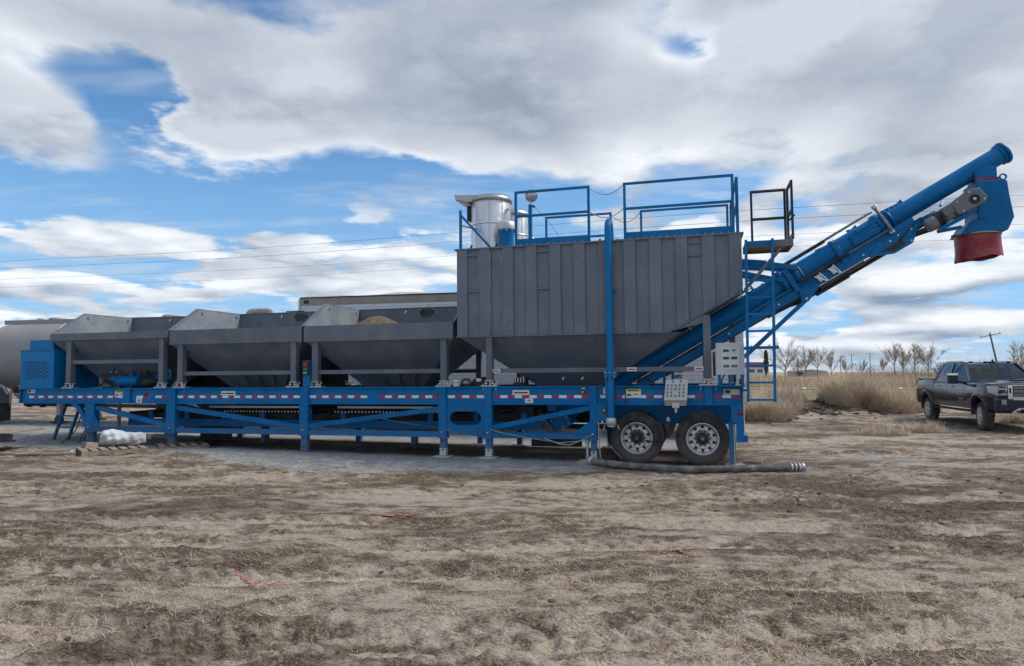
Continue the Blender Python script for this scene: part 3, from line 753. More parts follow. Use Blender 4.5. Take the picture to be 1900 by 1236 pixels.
def wheel(u, v, w_, flip=False, full=True):
    t = inst('wheel', WT, plant, (u, v, w_), (0, 0, math.pi if flip else 0))
    if full:
        inst('rim', WR, t); inst('hub', WH, t); inst('hub_cap', WC, t)
        for k in range(10):
            a = 2*math.pi*(k+0.5)/10; inst('hand_hole', WHH, t, (0.216*math.cos(a), 0.098, 0.216*math.sin(a)))
            a = 2*math.pi*k/10; inst('wheel_nut', WN, t, (0.137*math.cos(a), 0.072, 0.137*math.sin(a)))
    else:
        inst('rim', WR, t)
    return t
for u in (-1.215, 0.0):
    wheel(u, 0.0, 0.488); wheel(u, 0.33, 0.488, full=False); wheel(u, 2.54, 0.488, True); wheel(u, 2.21, 0.488, True, False)
    MB().tube((u, 0.1, 0.488), (u, 2.4, 0.488), 0.065, n=12).build('axle', M['dark'], plant)
    B(u-0.42, u+0.42, 0.74, 0.82, 0.60, 0.66).build('leaf_spring', M['dark'], plant)
B(-1.95, 0.70, 0.70, 0.84, 0.72, RB-0.002).build('inner_rail', M['blue'], plant)
B(-1.95, 0.70, 1.66, 1.80, 0.72, RB-0.002).build('inner_rail', M['blue'], plant)
# rear end
B(0.518, 0.728, -0.05, 0.10, 0.796, RB-0.002).build('rear_post', M['blue'], plant)
B(0.603, 0.727, -0.045, 0.09, 0.50, 0.794).build('rear_post', M['blue'], plant)
B(0.600, 0.730, -0.05, 0.10, 0.438, 0.498).build('rear_bumper', M['blue2'], plant)
B(0.470, 0.585, 0.02, 0.14, 0.03, 0.795).build('rear_leg', M['blue'], plant)
B(0.555, 0.572, 0.0, 0.02, 0.03, 0.76).build('jack_rod', M['galv'], plant)
B(0.735, 0.752, -0.06, 0.12, 0.62, 1.52).build('edge_guard', M['white'], plant)
B(0.72, 0.80, 0.0, 2.4, 0.44, 0.56).build('rear_bumper', M['blue'], plant)
B(0.40, 0.74, -0.08, 0.22, 0.0, 0.03).build('leg_shoe', M['galv'], plant)
# prop jack beside the last leg
MB().tube((-2.17, 0.05, 0.05), (-2.17, 0.05, 0.40), 0.028, n=10).tube((-2.17, 0.05, 0.38), (-2.17, 0.05, 0.45), 0.05, n=10).box(-2.27, -2.07, -0.05, 0.15, 0.02, 0.05).build('prop_jack', M['galv'], plant)

# --- generator cabinet on the nose
gen = B(-16.46, -15.40, 0.02, 1.35, RT+0.004, 2.43).build('generator_cabinet', M['blue2'], plant)
B(-16.27, -15.53, 0.10, 1.25, 2.445, 2.69).build('cooler_hood', M['blue2'], gen)
B(-16.48, -15.38, 0.0, 1.37, 2.430, 2.445).build('cabinet_lid', M['blue2'], gen)
slot = B(-0.062, 0.062, -0.004, 0.0, -0.008, 0.008).mesh('louvre_slot', M['ink'])
hoodl = MB().prism([(-0.064, 0.009), (0.064, 0.009), (0.064, 0.015), (-0.064, 0.015)], -0.014, 0.0).mesh('louvre_hood', M['blue2'])
for r_ in range(9):
    for c_ in range(4):
        u = -16.28 + c_*0.19 + (0.095 if r_ % 2 else 0.0); z = 1.74 + r_*0.049
        inst('louvre_slot', slot, gen, (u, 0.0195, z)); inst('louvre_hood', hoodl, gen, (u, 0.0195, z))
        inst('louvre_slot', slot, gen, (-15.3995, 0.35 + c_*0.19 + (0.095 if r_ % 2 else 0.0), z), (0, 0, math.pi/2))

# --- three weigh bins
def load_cell(u, v, par):
    m = MB()
    m.box(u-0.17, u+0.17, v-0.09, v+0.11, RT+0.002, RT+0.020)
    m.box(u-0.09, u+0.09, v-0.07, v+0.09, RT+0.108, RT+0.124)
    m.tube((u, v, RT+0.02), (u, v, RT+0.108), 0.024, n=10)
    for s_ in (-1, 1):
        m.tube((u+s_*0.075, v-0.04, RT+0.02), (u+s_*0.075, v-0.04, RT+0.10), 0.010, n=6)
        m.tube((u+s_*0.135, v-0.04, RT-0.085), (u+s_*0.135, v-0.04, RT+0.05), 0.011, n=6)
        m.box(u+s_*0.075-0.025, u+s_*0.075+0.025, v-0.065, v-0.015, RT+0.05, RT+0.075)
    m.bar((u+0.10, v-0.05, RT+0.02), (u+0.17, v-0.05, RT+0.11), 0.016, 0.012)
    return m.build('load_cell', M['galv'], par)
def plate(m, pts, axis, t):   # thin plate: polygon extruded by t along axis
    d = Vector(axis)*t; a = [Vector(p) for p in pts]; b = [p+d for p in a]; n = len(a)
    m.add(a+b, [tuple(range(n)), tuple(range(2*n-1, n-1, -1))] + [(k, (k+1)%n, n+(k+1)%n, n+k) for k in range(n)])
def make_bin(u0, lipb, postl, postr, barw):
    u1 = u0+3.46; T = 0.012; ft, pk = 2.825, 3.395
    m = MB()
    ib = 0.98
    bl, br, bf, bb = u0+ib, u1-ib, 0.86, 1.64; wt, wb = max(2.49, lipb+0.006), 1.50
    for q in ([(u0,0,wt),(u1,0,wt),(br,bf,wb),(bl,bf,wb)], [(u1,2.5,wt),(u0,2.5,wt),(bl,bb,wb),(br,bb,wb)],
              [(u0,2.5,wt),(u0,0,wt),(bl,bf,wb),(bl,bb,wb)], [(u1,0,wt),(u1,2.5,wt),(br,bb,wb),(br,bf,wb)]): m.quad(*q)
    plate(m, [(u0,2.49,wt),(u1,2.49,wt),(u1,2.49,pk),(u0,2.49,pk)], (0,1,0), T)
    body = m.build('aggregate_bin', M['grey'], plant)
    for ue, s_ in ((u0+0.001, 1), (u1-0.001, -1)):
        e = MB(); plate(e, [(ue,0.02,wt),(ue,2.488,wt),(ue,2.488,pk),(ue,0.92,pk),(ue,0.02,ft)], (s_,0,0), T)
        e.build('end_wall', M['binin'] if s_ > 0 else M['grey'], body)
        f = MB()
        f.bar((ue-0.01*s_, 0.02, ft+0.008), (ue-0.01*s_, 0.92, pk+0.008), 0.05, 0.018, (0,-0.53,0.85)); f.bar((ue-0.01*s_, 0.92, pk+0.008), (ue-0.01*s_, 2.50, pk+0.008), 0.05, 0.018, (0,0,1))
        f.build('edge_flange', M['grey'], body)
        for (yy, zz) in ((1.0, 3.33), (2.30, 3.33)):
            B(ue+s_*0.012, ue+s_*0.02, yy, yy+0.03, zz-0.07, zz).build('lug', M['black'], body)
    MB().bar((u0, 2.50, pk+0.008), (u1, 2.50, pk+0.008), 0.05, 0.018, (0,0,1)).build('edge_flange', M['grey'], body)
    B(u0-0.008, u1+0.008, -0.04, -0.026, lipb, ft).build('front_lip', M['grey'], body)
    B(u0-0.008, u1+0.008, -0.026, 0.03, lipb, lipb+0.012).build('front_lip', M['grey'], body)
    B(u0-0.008, u1+0.008, -0.026, 0.03, ft-0.012, ft-0.0005).build('front_lip', M['grey'], body)
    for k in range(4):                       # stiffening ribs on the lower slope
        u = u0+0.98+0.28+k*0.33; t0 = 0.62
        f0 = Vector((u-(0.5-k/3)*0.25, bf*t0, wt+(wb-wt)*t0)); f1 = Vector((u, bf, wb))
        MB().bar(f0+Vector((0,-0.03,-0.02)), f1+Vector((0,-0.03,-0.02)), 0.035, 0.07, (0,-0.75,-0.66)).build('rib', M['grey'], body)
    for (pu, pw) in ((postl, 0.145), (postr, 0.130)):
        for pv in (0.0, 2.35):
            p = B(pu, pu+pw, pv, pv+0.14, RT+0.125, wt-0.004 if pv else lipb-0.002).build('bin_post', M['grey'], body)
            load_cell(pu+pw/2, pv+0.06, body)
    B(postl+0.147, postr-0.002, 0.045, 0.125, barw, barw+0.088).build('tie_bar', M['grey'], body)
    B(postl+0.147, postr-0.002, 2.38, 2.46, barw, barw+0.088).build('tie_bar', M['grey'], body)
    MB().prism([(bl-0.02, 1.36), (br+0.02, 1.36), (br, wb), (bl, wb)], bf, bb).build('gate_throat', M['dark'], body)
    MB().bar((u0+1.28, 2.472, 3.27), (u0+1.31, 2.472, 3.34), 0.035, 0.02).build('tab', M['white'], body)
    return body
bins = []
for u0, lipb, pl, pr, bw in ((-15.47, 2.655, -15.0, -12.262, 2.075), (-11.93, 2.488, -11.735, -8.742, 1.77), (-8.385, 2.478, -8.212, -5.208, 1.768)):
    bins.append(make_bin(u0, lipb, pl, pr, bw))
for bi, u0 in ((1, -11.93), (2, -8.385)):
    B(u0+1.68, u0+2.04, 2.462, 2.484, 3.19, 3.365).build('vibrator_plate', M['black'], bins[bi])
    for a in (1.70, 2.02):
        for z in (3.20, 3.35): MB().tube((u0+a, 2.455, z), (u0+a, 2.462, z), 0.012, n=8).build('bolt', M['galv'], bins[bi])
MB().prism([(-11.93+0.19, RT+0.01), (-11.93+0.19, RT+0.25), (-11.93-0.03, RT+0.01)], 0.05, 0.10).build('post_gusset', M['grey'], bins[1])

B(-15.30, -8.62, 2.20, 2.23, RT+0.004, 2.30).build('bin_light_blocker', M['dark'], plant)  # added panel, keeps light from behind off the bin undersides
B(-11.6, -2.2, 2.28, 2.31, 0.60, RB-0.004).build('rail_light_blocker', M['dark'], plant)  # added dark sheet, deepens the shade in the gaps below the rail
# --- signal post between the bins
sp = B(-8.405, -8.235, -0.035, 0.10, RT+0.004, 2.07).build('signal_post', M['blue'], plant)
B(-8.40, -8.25, -0.075, -0.036, 1.76, 2.055).build('signal_housing', M['black'], sp)
for z, mt in ((1.975, 'redlens'), (1.87, 'greenlens')):
    MB().lathe([(0.0, -0.02), (0.036, -0.014), (0.048, 0.0)], (-8.325, -0.076, z), (0,1,0), 14).build('signal_lens', M[mt], sp)
B(-8.37, -8.29, -0.085, -0.076, 1.79, 1.81).build('name_tag', M['label'], sp)

# --- hydraulic pack and conveyor drive under the first bin
pack = B(-14.35, -12.45, 0.62, 0.66, 1.66, 1.93).build('manifold_plate', M['blue2'], plant)
for k, u in enumerate((-14.15, -13.55, -13.28, -13.02, -12.76, -12.55)):
    MB().tube((u, 0.612, 1.82), (u, 0.6195, 1.82), 0.05, n=12).build('port_hole', M['ink'], pack)
for k in range(14):
    MB().tube((-14.2+k*0.125, 0.600, 1.715), (-14.2+k*0.125, 0.6195, 1.715), 0.012, n=6).build('bolt', M['galv'], pack)
air = MB().lathe([(0.0, 0.0), (0.09, 0.012), (0.13, 0.05), (0.13, 0.62), (0.09, 0.66), (0.0, 0.672)], (-13.9, 0.45, 1.645), (1,0,0), 18).build('air_tank', M['blue2'], plant)
B(-13.80, -13.74, 0.36, 0.54, RT+0.004, 1.56).build('tank_saddle', M['dark'], air); B(-13.44, -13.38, 0.36, 0.54, RT+0.004, 1.56).build('tank_saddle', M['dark'], air)
mot = MB().lathe([(0.0, 0.0), (0.10, 0.0), (0.12, 0.03), (0.12, 0.36), (0.09, 0.38), (0.09, 0.52), (0.0, 0.52)], (-13.15, 0.45, 1.62), (1,0,0), 16).build('pump_motor', M['dark'], plant)
MB().prism([(-12.72, RT+0.005), (-12.46, RT+0.005), (-12.36, 1.72), (-12.80, 1.72)], 0.42, 0.46).build('motor_bracket', M['blue2'], mot)
random.seed(3)
for k in range(12):
    a = Vector((random.uniform(-14.4, -12.6), random.uniform(0.32, 0.6), random.uniform(1.52, 1.9)))
    b = a + Vector((random.uniform(-0.5, 0.5), random.uniform(-0.1, 0.1), random.uniform(-0.25, 0.2)))
    if b.z < 1.52: b.z = 1.53
    mid = (a+b)/2 + Vector((0, -0.05, -0.08)); mid.z = max(mid.z, 1.52)
    MB().path([a, (a+mid)/2+Vector((0,0,0.02)), mid, (b+mid)/2+Vector((0,0,0.02)), b], 0.014, 6).build('hydraulic_hose', M['cable'], pack)
for k in range(6):
    MB().bar((-14.42+k*0.07, 0.58, 1.86), (-14.42+k*0.07+0.02, 0.58, 1.99), 0.022, 0.022).build('fitting', M['steel'], pack)
B(-14.6, -13.3, 0.70, 1.1, 1.60, 1.85).build('pump_frame', M['dark'], pack)
B(-14.55, -13.75, 0.56, 0.60, 1.80, 1.84).build('pack_shelf', M['dark'], pack)

# --- belt conveyor under the bins
belt = MB().prism([(-13.6, 0.86), (-3.3, 0.86), (-3.15, 0.80), (-3.3, 0.74), (-13.6, 0.74), (-13.75, 0.80)], 0.80, 1.72).build('conveyor_belt', M['rubber'], plant)
for v in (0.62, 1.84):
    B(-13.7, -3.2, v, v+0.06, 0.56, 0.73).build('conveyor_channel', M['blue'], belt)
    for k in range(10): B(-13.1+k*1.05, -12.98+k*1.05, v+0.005, v+0.055, 0.732, 0.92).build('idler_bracket', M['blue'], belt)
for k in range(20): MB().tube((-13.2+k*0.5, 0.70, 0.90), (-13.2+k*0.5, 1.80, 0.90), 0.035, n=8).build('idler_roller', M['dark'], belt)
MB().tube((-13.7, 0.7, 0.80), (-13.7, 1.8, 0.80), 0.10, n=14).build('tail_pulley', M['dark'], belt)
B(-11.3, -8.7, 0.56, 0.60, 1.00, 1.045).build('skirt_board', M['galv'], belt)
B(-7.9, -5.6, 0.56, 0.60, 1.00, 1.045).build('skirt_board', M['galv'], belt)
chain = MB()
for a, b in ((-10.9, -8.6), (-8.0, -5.3)):
    u = a
    while u < b: chain.box(u, u+0.035, 0.60, 0.612, 0.90, 0.935); u += 0.085
tag(chain.build('drive_chain', M['galv'], belt), kind='stuff')
for u in (-10.2, -6.3):
    B(u-0.05, u+0.05, 1.1, 1.3, 0.16, 0.56).build('conveyor_leg', M['blue'], belt); B(u-0.3, u+0.3, 1.0, 1.4, 0.10, 0.16).build('conveyor_foot', M['dark'], belt)
MB().path([(-6.9, 0.50, 0.80), (-6.3, 0.5, 0.70), (-5.6, 0.4, 0.63), (-5.0, -0.06, 0.60)], 0.008, 6).build('air_line', M['straw'], plant)

# --- machinery between bins and silo
drum = MB().lathe([(0.0, 0.0), (0.20, 0.01), (0.235, 0.05), (0.235, 0.5), (0.20, 0.54), (0.0, 0.55)], (-4.47, 0.35, 1.44), (0,1,0), 24).build('blower_drum', M['black'], plant)
B(-4.54, -4.43, 0.335, 0.349, 1.58, 1.65).build('label', M['label'], drum)
MB().lathe([(0.0,0.0),(0.05,0.0),(0.06,0.04),(0.11,0.06),(0.11,0.12)], (-4.78, 0.30, 1.55), (0,1,0), 14).build('air_filter', M['rod'], drum)
mo = B(-3.75, -3.50, 0.45, 0.70, 1.50, 1.66).build('valve_block', M['dark'], plant)
for k in range(4): MB().tube((-3.72+k*0.06, 0.44, 1.56), (-3.72+k*0.06, 0.44, 1.66), 0.014, n=6).build('valve', M['steel'], mo)
# boot and gear drive at the foot of the auger
bt = MB().prism([(-3.22, 0.64), (-2.98, 0.50), (-2.62, 0.69), (-2.80, 1.0)], 0.90, 1.60).build('auger_boot', M['blue2'], plant)
for (u, z) in ((-3.15, 0.64), (-2.98, 0.55), (-2.82, 0.62), (-2.68, 0.70), (-2.74, 0.82), (-2.83, 0.93), (-2.95, 0.83), (-3.07, 0.74)):
    MB().tube((u, 0.885, z), (u, 0.90, z), 0.014, n=8).build('bolt', M['galv'], bt)
B(-3.72, -3.42, 0.75, 1.1, 0.74, 1.02).build('drive_box', M['dark'], plant)
B(-3.10, -2.92, 0.70, 0.90, 0.95, 1.09).build('drive_motor', M['blue2'], plant)
MB().bar((-3.30, 0.82, 0.86), (-2.98, 0.82, 0.42), 0.14, 0.08).build('drive_guard', M['grey'], plant)
B(-3.6, -2.5, 1.3, 1.4, 0.16, 0.42).build('pit_frame', M['dark'], plant)
MB().path([(-4.1, -0.07, 0.62), (-3.9, -0.07, 0.56), (-3.3, -0.06, 0.46), (-2.7, -0.06, 0.38), (-2.3, -0.06, 0.42), (-2.05, -0.075, 0.55)], 0.010, 6).build('air_line', M['rod'], plant)
MB().path([(-3.0, -0.08, 0.46), (-2.7, -0.08, 0.36), (-2.5, -0.08, 0.34), (-2.25, -0.08, 0.44)], 0.014, 6).build('air_line', M['rod'], plant)
# --- cement silo
ST = 4.30
sil = MB().prism([(-4.83, 2.512), (-0.559, 2.512), (0.766, 3.237), (0.797, ST), (-4.83, ST)], 0.0, 2.5).build('cement_silo', M['silo'], plant)
def cut_w(u): return 2.512 if u <= -0.559 else 2.512 + (u+0.559)/(0.766+0.559)*(3.237-2.512)
NP = 23; pw = (0.797+4.83)/NP
for side in (0, 1):
    for k in range(0, NP, 2):
        a = -4.83 + k*pw; b = min(a+pw, 0.79)
        pts = [(a, cut_w(a)+0.002)] + ([(-0.559, 2.514)] if a < -0.559 < b else []) + [(b, cut_w(b)+0.002), (b, ST-0.002), (a, ST-0.002)]
        y0, y1 = (-0.045, 0.0) if not side else (2.5, 2.545)
        ch = 0.012
        m = MB(); n = len(pts)
        outer = y0 if not side else y1; inner = y1 if not side else y0
        fr = [(min(max(p[0], a+ch), b-ch), outer, p[1]) for p in pts]; bk = [(p[0], inner, p[1]) for p in pts]
        m.add(fr+bk, [tuple(range(n))] + [(i, (i+1)%n, n+(i+1)%n, n+i) for i in range(n)])
        m.build('wall_panel', M['silo'], sil)
for k, ws in ((1, (4.17, 3.42)), (7, (4.17, 3.42)), (19, (4.17, 3.93))):
    for z in ws: B(-4.83+k*pw, -4.83+(k+1)*pw, -0.038, -0.001, z, z+0.028).build('step_bar', M['silo'], sil)
B(-4.87, 0.83, -0.055, 2.55, ST, ST+0.03).build('top_flange', M['silo'], sil)
B(-4.84, -0.545, -0.045, 0.0, 2.488, 2.511).build('bottom_flange', M['silo'], sil)
dg = Vector((0.766+0.559, 0, 3.237-2.512)).normalized()
MB().bar((-0.559, -0.02, 2.50), (0.79, -0.02, 3.235), 0.02, 0.05).build('bottom_flange', M['silo'], sil)
# hopper
m = MB(); hb = 1.46
top = [(-4.80, 0.02), (-0.35, 0.02), (-0.35, 2.48), (-4.80, 2.48)]; bot = [(-3.30, 0.86), (-1.98, 0.86), (-1.98, 1.64), (-3.30, 1.64)]
for k in range(4):
    j = (k+1) % 4; m.quad((*top[k], 2.50), (*top[j], 2.50), (*bot[j], hb), (*bot[k], hb))
m.build('silo_hopper', M['grey'], sil)
MB().prism([(-0.60, 2.50), (0.06, 2.86), (0.06, 2.66), (-0.10, 2.62)], 0.0, 0.02).build('gusset', M['silo'], sil)
for (u, wd, z1) in ((-4.205, 0.125, 2.486), (0.058, 0.135, 2.80)):
    for v in (-0.03, 2.38):
        p = B(u, u+wd, v, v+0.14, RT+0.125, z1).build('silo_post', M['grey'], sil); load_cell(u+wd/2, v+0.07, sil)
B(0.62, 0.74, 2.2, 2.34, RT+0.02, 3.1).build('silo_post', M['grey'], sil)
B(-4.078, 0.056, 0.02, 0.09, 1.757, 1.843).build('tie_bar', M['grey'], sil)
B(-4.078, 0.056, 2.4, 2.47, 1.757, 1.843).build('tie_bar', M['grey'], sil)
for a, b in ((-1.375, -1.192), (-0.115, 0.052), (-4.08, -3.92)):
    sticker(a, b, 1.765, 1.838, 'label', ((0.12, 0.88, 0.3, 0.65, 'redink'),), sil, 0.026)
for u in (-2.75, -2.35): MB().bar((u, 0.58, 1.60), (u+0.03, 0.58, 1.66), 0.03, 0.02).build('tab', M['white'], sil)
# seams of spilled cement running down the first panels
for (u, z0, z1, w_) in ((-4.345, 3.55, 4.2, 0.012), (-4.10, 3.3, 4.22, 0.014), (-3.86, 3.5, 4.15, 0.010), (-4.10, 2.6, 3.2, 0.006)):
    m = MB(); pts = []; n = 12
    for k in range(n+1):
        z = z0+(z1-z0)*k/n; ww = 0.5*w_*(0.4+0.9*(k/n))*(0.6+0.8*random.random()); pts.append((u+0.006*random.uniform(-1,1), z, ww))
    m.add([(p[0]-p[2], -0.0465, p[1]) for p in pts]+[(p[0]+p[2], -0.0465, p[1]) for p in pts], [(k, k+1, n+2+k, n+1+k) for k in range(n)])
    m.build('cement_stain', M['tarp'], sil)

# --- guard rails round the silo roof
def guard(name, posts, tops, v0, parent, mat, along='u', toe=None):
    pass
rails = empty('roof_guard_rail', parent=plant)
RB0 = ST+0.03
def gpost(u, v, top=5.43, t=0.05): B(u-t/2, u+t/2, v-t/2, v+t/2, RB0+0.002, top).build('rail_post', M['blue'], rails)
def gbar(a, b, t=0.045, h=0.045): MB().bar(a, b, h, t, (0,0,1) if abs(b[2]-a[2]) < 0.5 else (0,1,0)).build('rail_bar', M['blue'], rails)
for a, b in ((-3.557, -2.065), (-1.357, 0.655)):
    for u in (a, b): gpost(u, 0.02)
    gbar((a-0.026, 0.02, 5.43), (b+0.026, 0.02, 5.43)); gbar((a+0.026, 0.02, 4.935), (b-0.026, 0.02, 4.935))
    B(a+0.001, b-0.001, -0.022, -0.010, RB0+0.001, 4.462).build('toe_board', M['blue'], rails)
    nb = int((b-a)/0.14)
    for k in range(nb): MB().tube((a+0.1+k*0.14, -0.03, RB0+0.018), (a+0.1+k*0.14, -0.022, RB0+0.018), 0.010, n=6).build('toe_bolt', M['galv'], rails)
for a, b in ((-3.447, -1.921), (-1.225, 0.66)):
    for u in (a, b): gpost(u, 2.42)
    gbar((a-0.026, 2.42, 5.43), (b+0.026, 2.42, 5.43)); gbar((a+0.026, 2.42, 4.92), (b-0.026, 2.42, 4.92))
    B(a, b, 2.43, 2.442, RB0+0.001, 4.462).build('toe_board', M['blue'], rails)
for v in (0.10, 2.42): gpost(0.735, v, 5.40, 0.055)
gbar((0.735, 0.128, 5.40), (0.735, 2.39, 5.40)); gbar((0.735, 0.128, 4.92), (0.735, 2.39, 4.92))
B(0.728, 0.742, 0.13, 2.39, RB0+0.001, 4.46).build('toe_board', M['blue'], rails)
def chainlink(a, b, sag):
    n = 14; pts = []
    for k in range(n+1):
        t = k/n; pts.append(Vector(a).lerp(Vector(b), t) - Vector((0,0,sag*4*t*(1-t))))
    MB().path(pts, 0.009, 5).build('safety_chain', M['rod'], rails)
chainlink((-2.04, 0.02, 5.42), (-1.38, 0.02, 5.42), 0.17); chainlink((-2.04, 0.02, 4.93), (-1.38, 0.02, 4.95), 0.15)
chainlink((-1.895, 2.42, 5.40), (-1.25, 2.42, 5.40), 0.20); chainlink((-1.895, 2.42, 4.90), (-1.25, 2.42, 4.90), 0.12)

# --- dust filters and gear on the roof
def dust_filter(u, v, r, h, lip):
    c = MB().lathe([(r, 0.0), (r, h-0.02), (r-0.01, h)], (u, v, RB0+0.001), (0,0,1), 36).build('dust_filter', M['steel'], plant)
    for a in range(9):
        an = 2*math.pi*a/9; MB().bar((u+(r+0.002)*math.cos(an), v+(r+0.002)*math.sin(an), RB0+0.01), (u+(r+0.002)*math.cos(an), v+(r+0.002)*math.sin(an), RB0+h-0.03), 0.012, 0.006, (math.cos(an), math.sin(an), 0)).build('seam', M['rod'], c)
    z = RB0+h
    MB().lathe([(r-0.02, -0.01), (r+0.035, 0.0), (r+0.04, 0.05), (r-0.02, 0.12), (r*0.6, 0.165), (0.0, 0.18)], (u, v, z), (0,0,1), 36).build('filter_cap', M['rod'], c)
    for hz in (0.04, h*0.55): MB().lathe([(r, 0.0), (r+0.012, 0.005), (r+0.012, 0.03), (r, 0.035)], (u, v, RB0+hz), (0,0,1), 36).build('band', M['steel'], c)
    if lip:
        MB().prism([(u-r*0.55, z+0.15), (u-r-0.34, z+0.19), (u-r-0.30, z+0.06), (u-r-0.02, z-0.01), (u-r*0.55, z+0.0)], v-0.30, v+0.30).build('rain_hood', M['rod'], c, bevel=0.02)
        B(u-r-0.10, u-r-0.015, v-0.10, v+0.10, z-0.36, z-0.03).build('vent_box', M['black'], c)
    return c
dust_filter(-4.38, 1.0, 0.435, 1.17, True); dust_filter(-4.16, 2.0, 0.375, 1.06, False)
pot = MB().lathe([(0.16, 0.0), (0.16, 0.30), (0.172, 0.34), (0.172, 0.44)], (-3.90, 0.50, RB0+0.001), (0,0,1), 24).build('relief_valve', M['blue'], plant)
MB().lathe([(0.20, 0.0), (0.205, 0.02), (0.205, 0.15), (0.17, 0.18), (0.0, 0.185)], (-3.90, 0.50, RB0+0.44), (0,0,1), 24).build('valve_cap', M['galv'], pot)
for k in range(10): MB().tube((-3.90+0.19*math.cos(k*0.628), 0.50+0.19*math.sin(k*0.628), RB0+0.40), (-3.90+0.19*math.cos(k*0.628), 0.50+0.19*math.sin(k*0.628), RB0+0.44), 0.012, n=6).build('bolt', M['galv'], pot)
MB().path([(-3.93, 0.50, 4.95), (-3.93, 0.50, 5.12), (-3.90, 0.50, 5.20), (-3.84, 0.50, 5.24)], 0.035, 10).build('vent_elbow', M['steel'], pot)
MB().path([(-3.62, 1.85, 4.36), (-3.62, 1.85, 4.72), (-3.66, 1.85, 4.82), (-3.74, 1.85, 4.86)], 0.05, 10).build('vent_elbow', M['steel'], plant)
B(-4.88, -4.83, 0.28, 0.33, RB0+0.002, 5.22).build('corner_post', M['blue'], plant)
MB().bar((-4.85, 0.305, 5.12), (-4.17, 0.305, 4.36), 0.045, 0.045).build('corner_stay', M['blue'], plant)
MB().bar((-4.85, 0.33, 4.9), (-4.5, 0.75, 4.86), 0.03, 0.03).build('corner_stay', M['rust'], plant)
fl = B(-3.575, -3.505, 1.16, 1.24, RB0+0.002, 5.46).build('lamp_pole', M['blue'], plant)
MB().tube((-3.54, 1.2, 5.46), (-3.54, 1.2, 5.60), 0.02, n=8).build('lamp_stem', M['rod'], fl)
MB().lathe([(0.03, 0.0), (0.13, 0.07), (0.14, 0.10), (0.0, 0.102)], (-3.52, 1.26, 5.68), (0.15,-0.9,-0.25), 18).build('flood_lamp', M['rod'], fl)
MB().bar((-3.50, 1.2, 5.44), (-3.44, 1.2, 5.40), 0.05, 0.05).build('stay_clip', M['blue'], fl)
MB().path([(-3.45, 1.2, 5.42), (-3.08, 1.2, 5.0), (-2.72, 1.2, 4.42)], 0.007, 5).build('stay_wire', M['wire'], fl)
for k, (u, v) in enumerate(((-4.6, 0.15), (-4.05, 0.15), (-1.93, 0.3), (-2.9, 0.9))): MB().bar((u, v, RB0), (u+0.05, v, RB0+0.10), 0.03, 0.03).build('roof_cleat', M['black'], plant)
MB().lathe([(0.0,0.0),(0.09,0.01),(0.10,0.05),(0.10,0.12),(0.0,0.14)], (-1.40, 0.75, RB0), (0,0,1), 14).build('level_sensor', M['dark'], plant)

# --- fill pipe
PU, PV = -1.675, -0.145
bend = [(PU, PV, 0.86), (PU, PV, 2.6), (PU, PV, 4.42)] + [(PU, PV+0.21-0.21*math.cos(R(a)), 4.50+0.21*math.sin(R(a))) for a in range(0, 181, 15)] + [(PU, PV+0.42, 4.36)]
fp = MB().path(bend, 0.066, 20).build('fill_pipe', M['blue2'], plant)
for z, r_ in ((1.665, 0.15), (1.705, 0.15)):
    MB().lathe([(0.066, 0.0), (r_*0.85, 0.0), (r_*0.85, 0.03), (0.066, 0.03)], (PU, PV, z), (0,0,1), 20).build('flange', M['blue2'], fp)
for k in range(8): MB().tube((PU+0.105*math.cos(k*0.785), PV+0.105*math.sin(k*0.785), 1.645), (PU+0.105*math.cos(k*0.785), PV+0.105*math.sin(k*0.785), 1.755), 0.012, n=6).build('flange_bolt', M['galv'], fp)
MB().lathe([(0.075, 0.0), (0.075, 0.03), (0.10, 0.05), (0.10, 0.14), (0.08, 0.17)], (PU, PV, 0.71), (0,0,1), 20).build('coupling', M['galv'], fp)
MB().bar((PU-0.12, PV, 0.745), (PU-0.15, PV, 0.66), 0.015, 0.02).build('cam_lever', M['galv'], fp); MB().bar((PU+0.12, PV, 0.745), (PU+0.15, PV, 0.66), 0.015, 0.02).build('cam_lever', M['galv'], fp)
B(PU-0.10, PU-0.064, PV-0.02, 0.0, RB+0.1, 1.66).build('pipe_bracket', M['blue'], fp); B(PU+0.04, PU+0.12, PV+0.04, 0.0, 3.3, 3.36).build('pipe_bracket', M['blue'], fp)
MB().path([(-1.93, -0.06, 0.80), (-1.93, -0.06, 0.5), (-1.90, -0.08, 0.06)], 0.014, 6).build('drain_line', M['rod'], plant)
MB().path([(-1.98, -0.04, 0.86), (-1.9, -0.07, 0.6), (-1.72, -0.08, 0.34), (-1.5, -0.06, 0.1)], 0.007, 5).build('drain_line', M['rod'], plant)

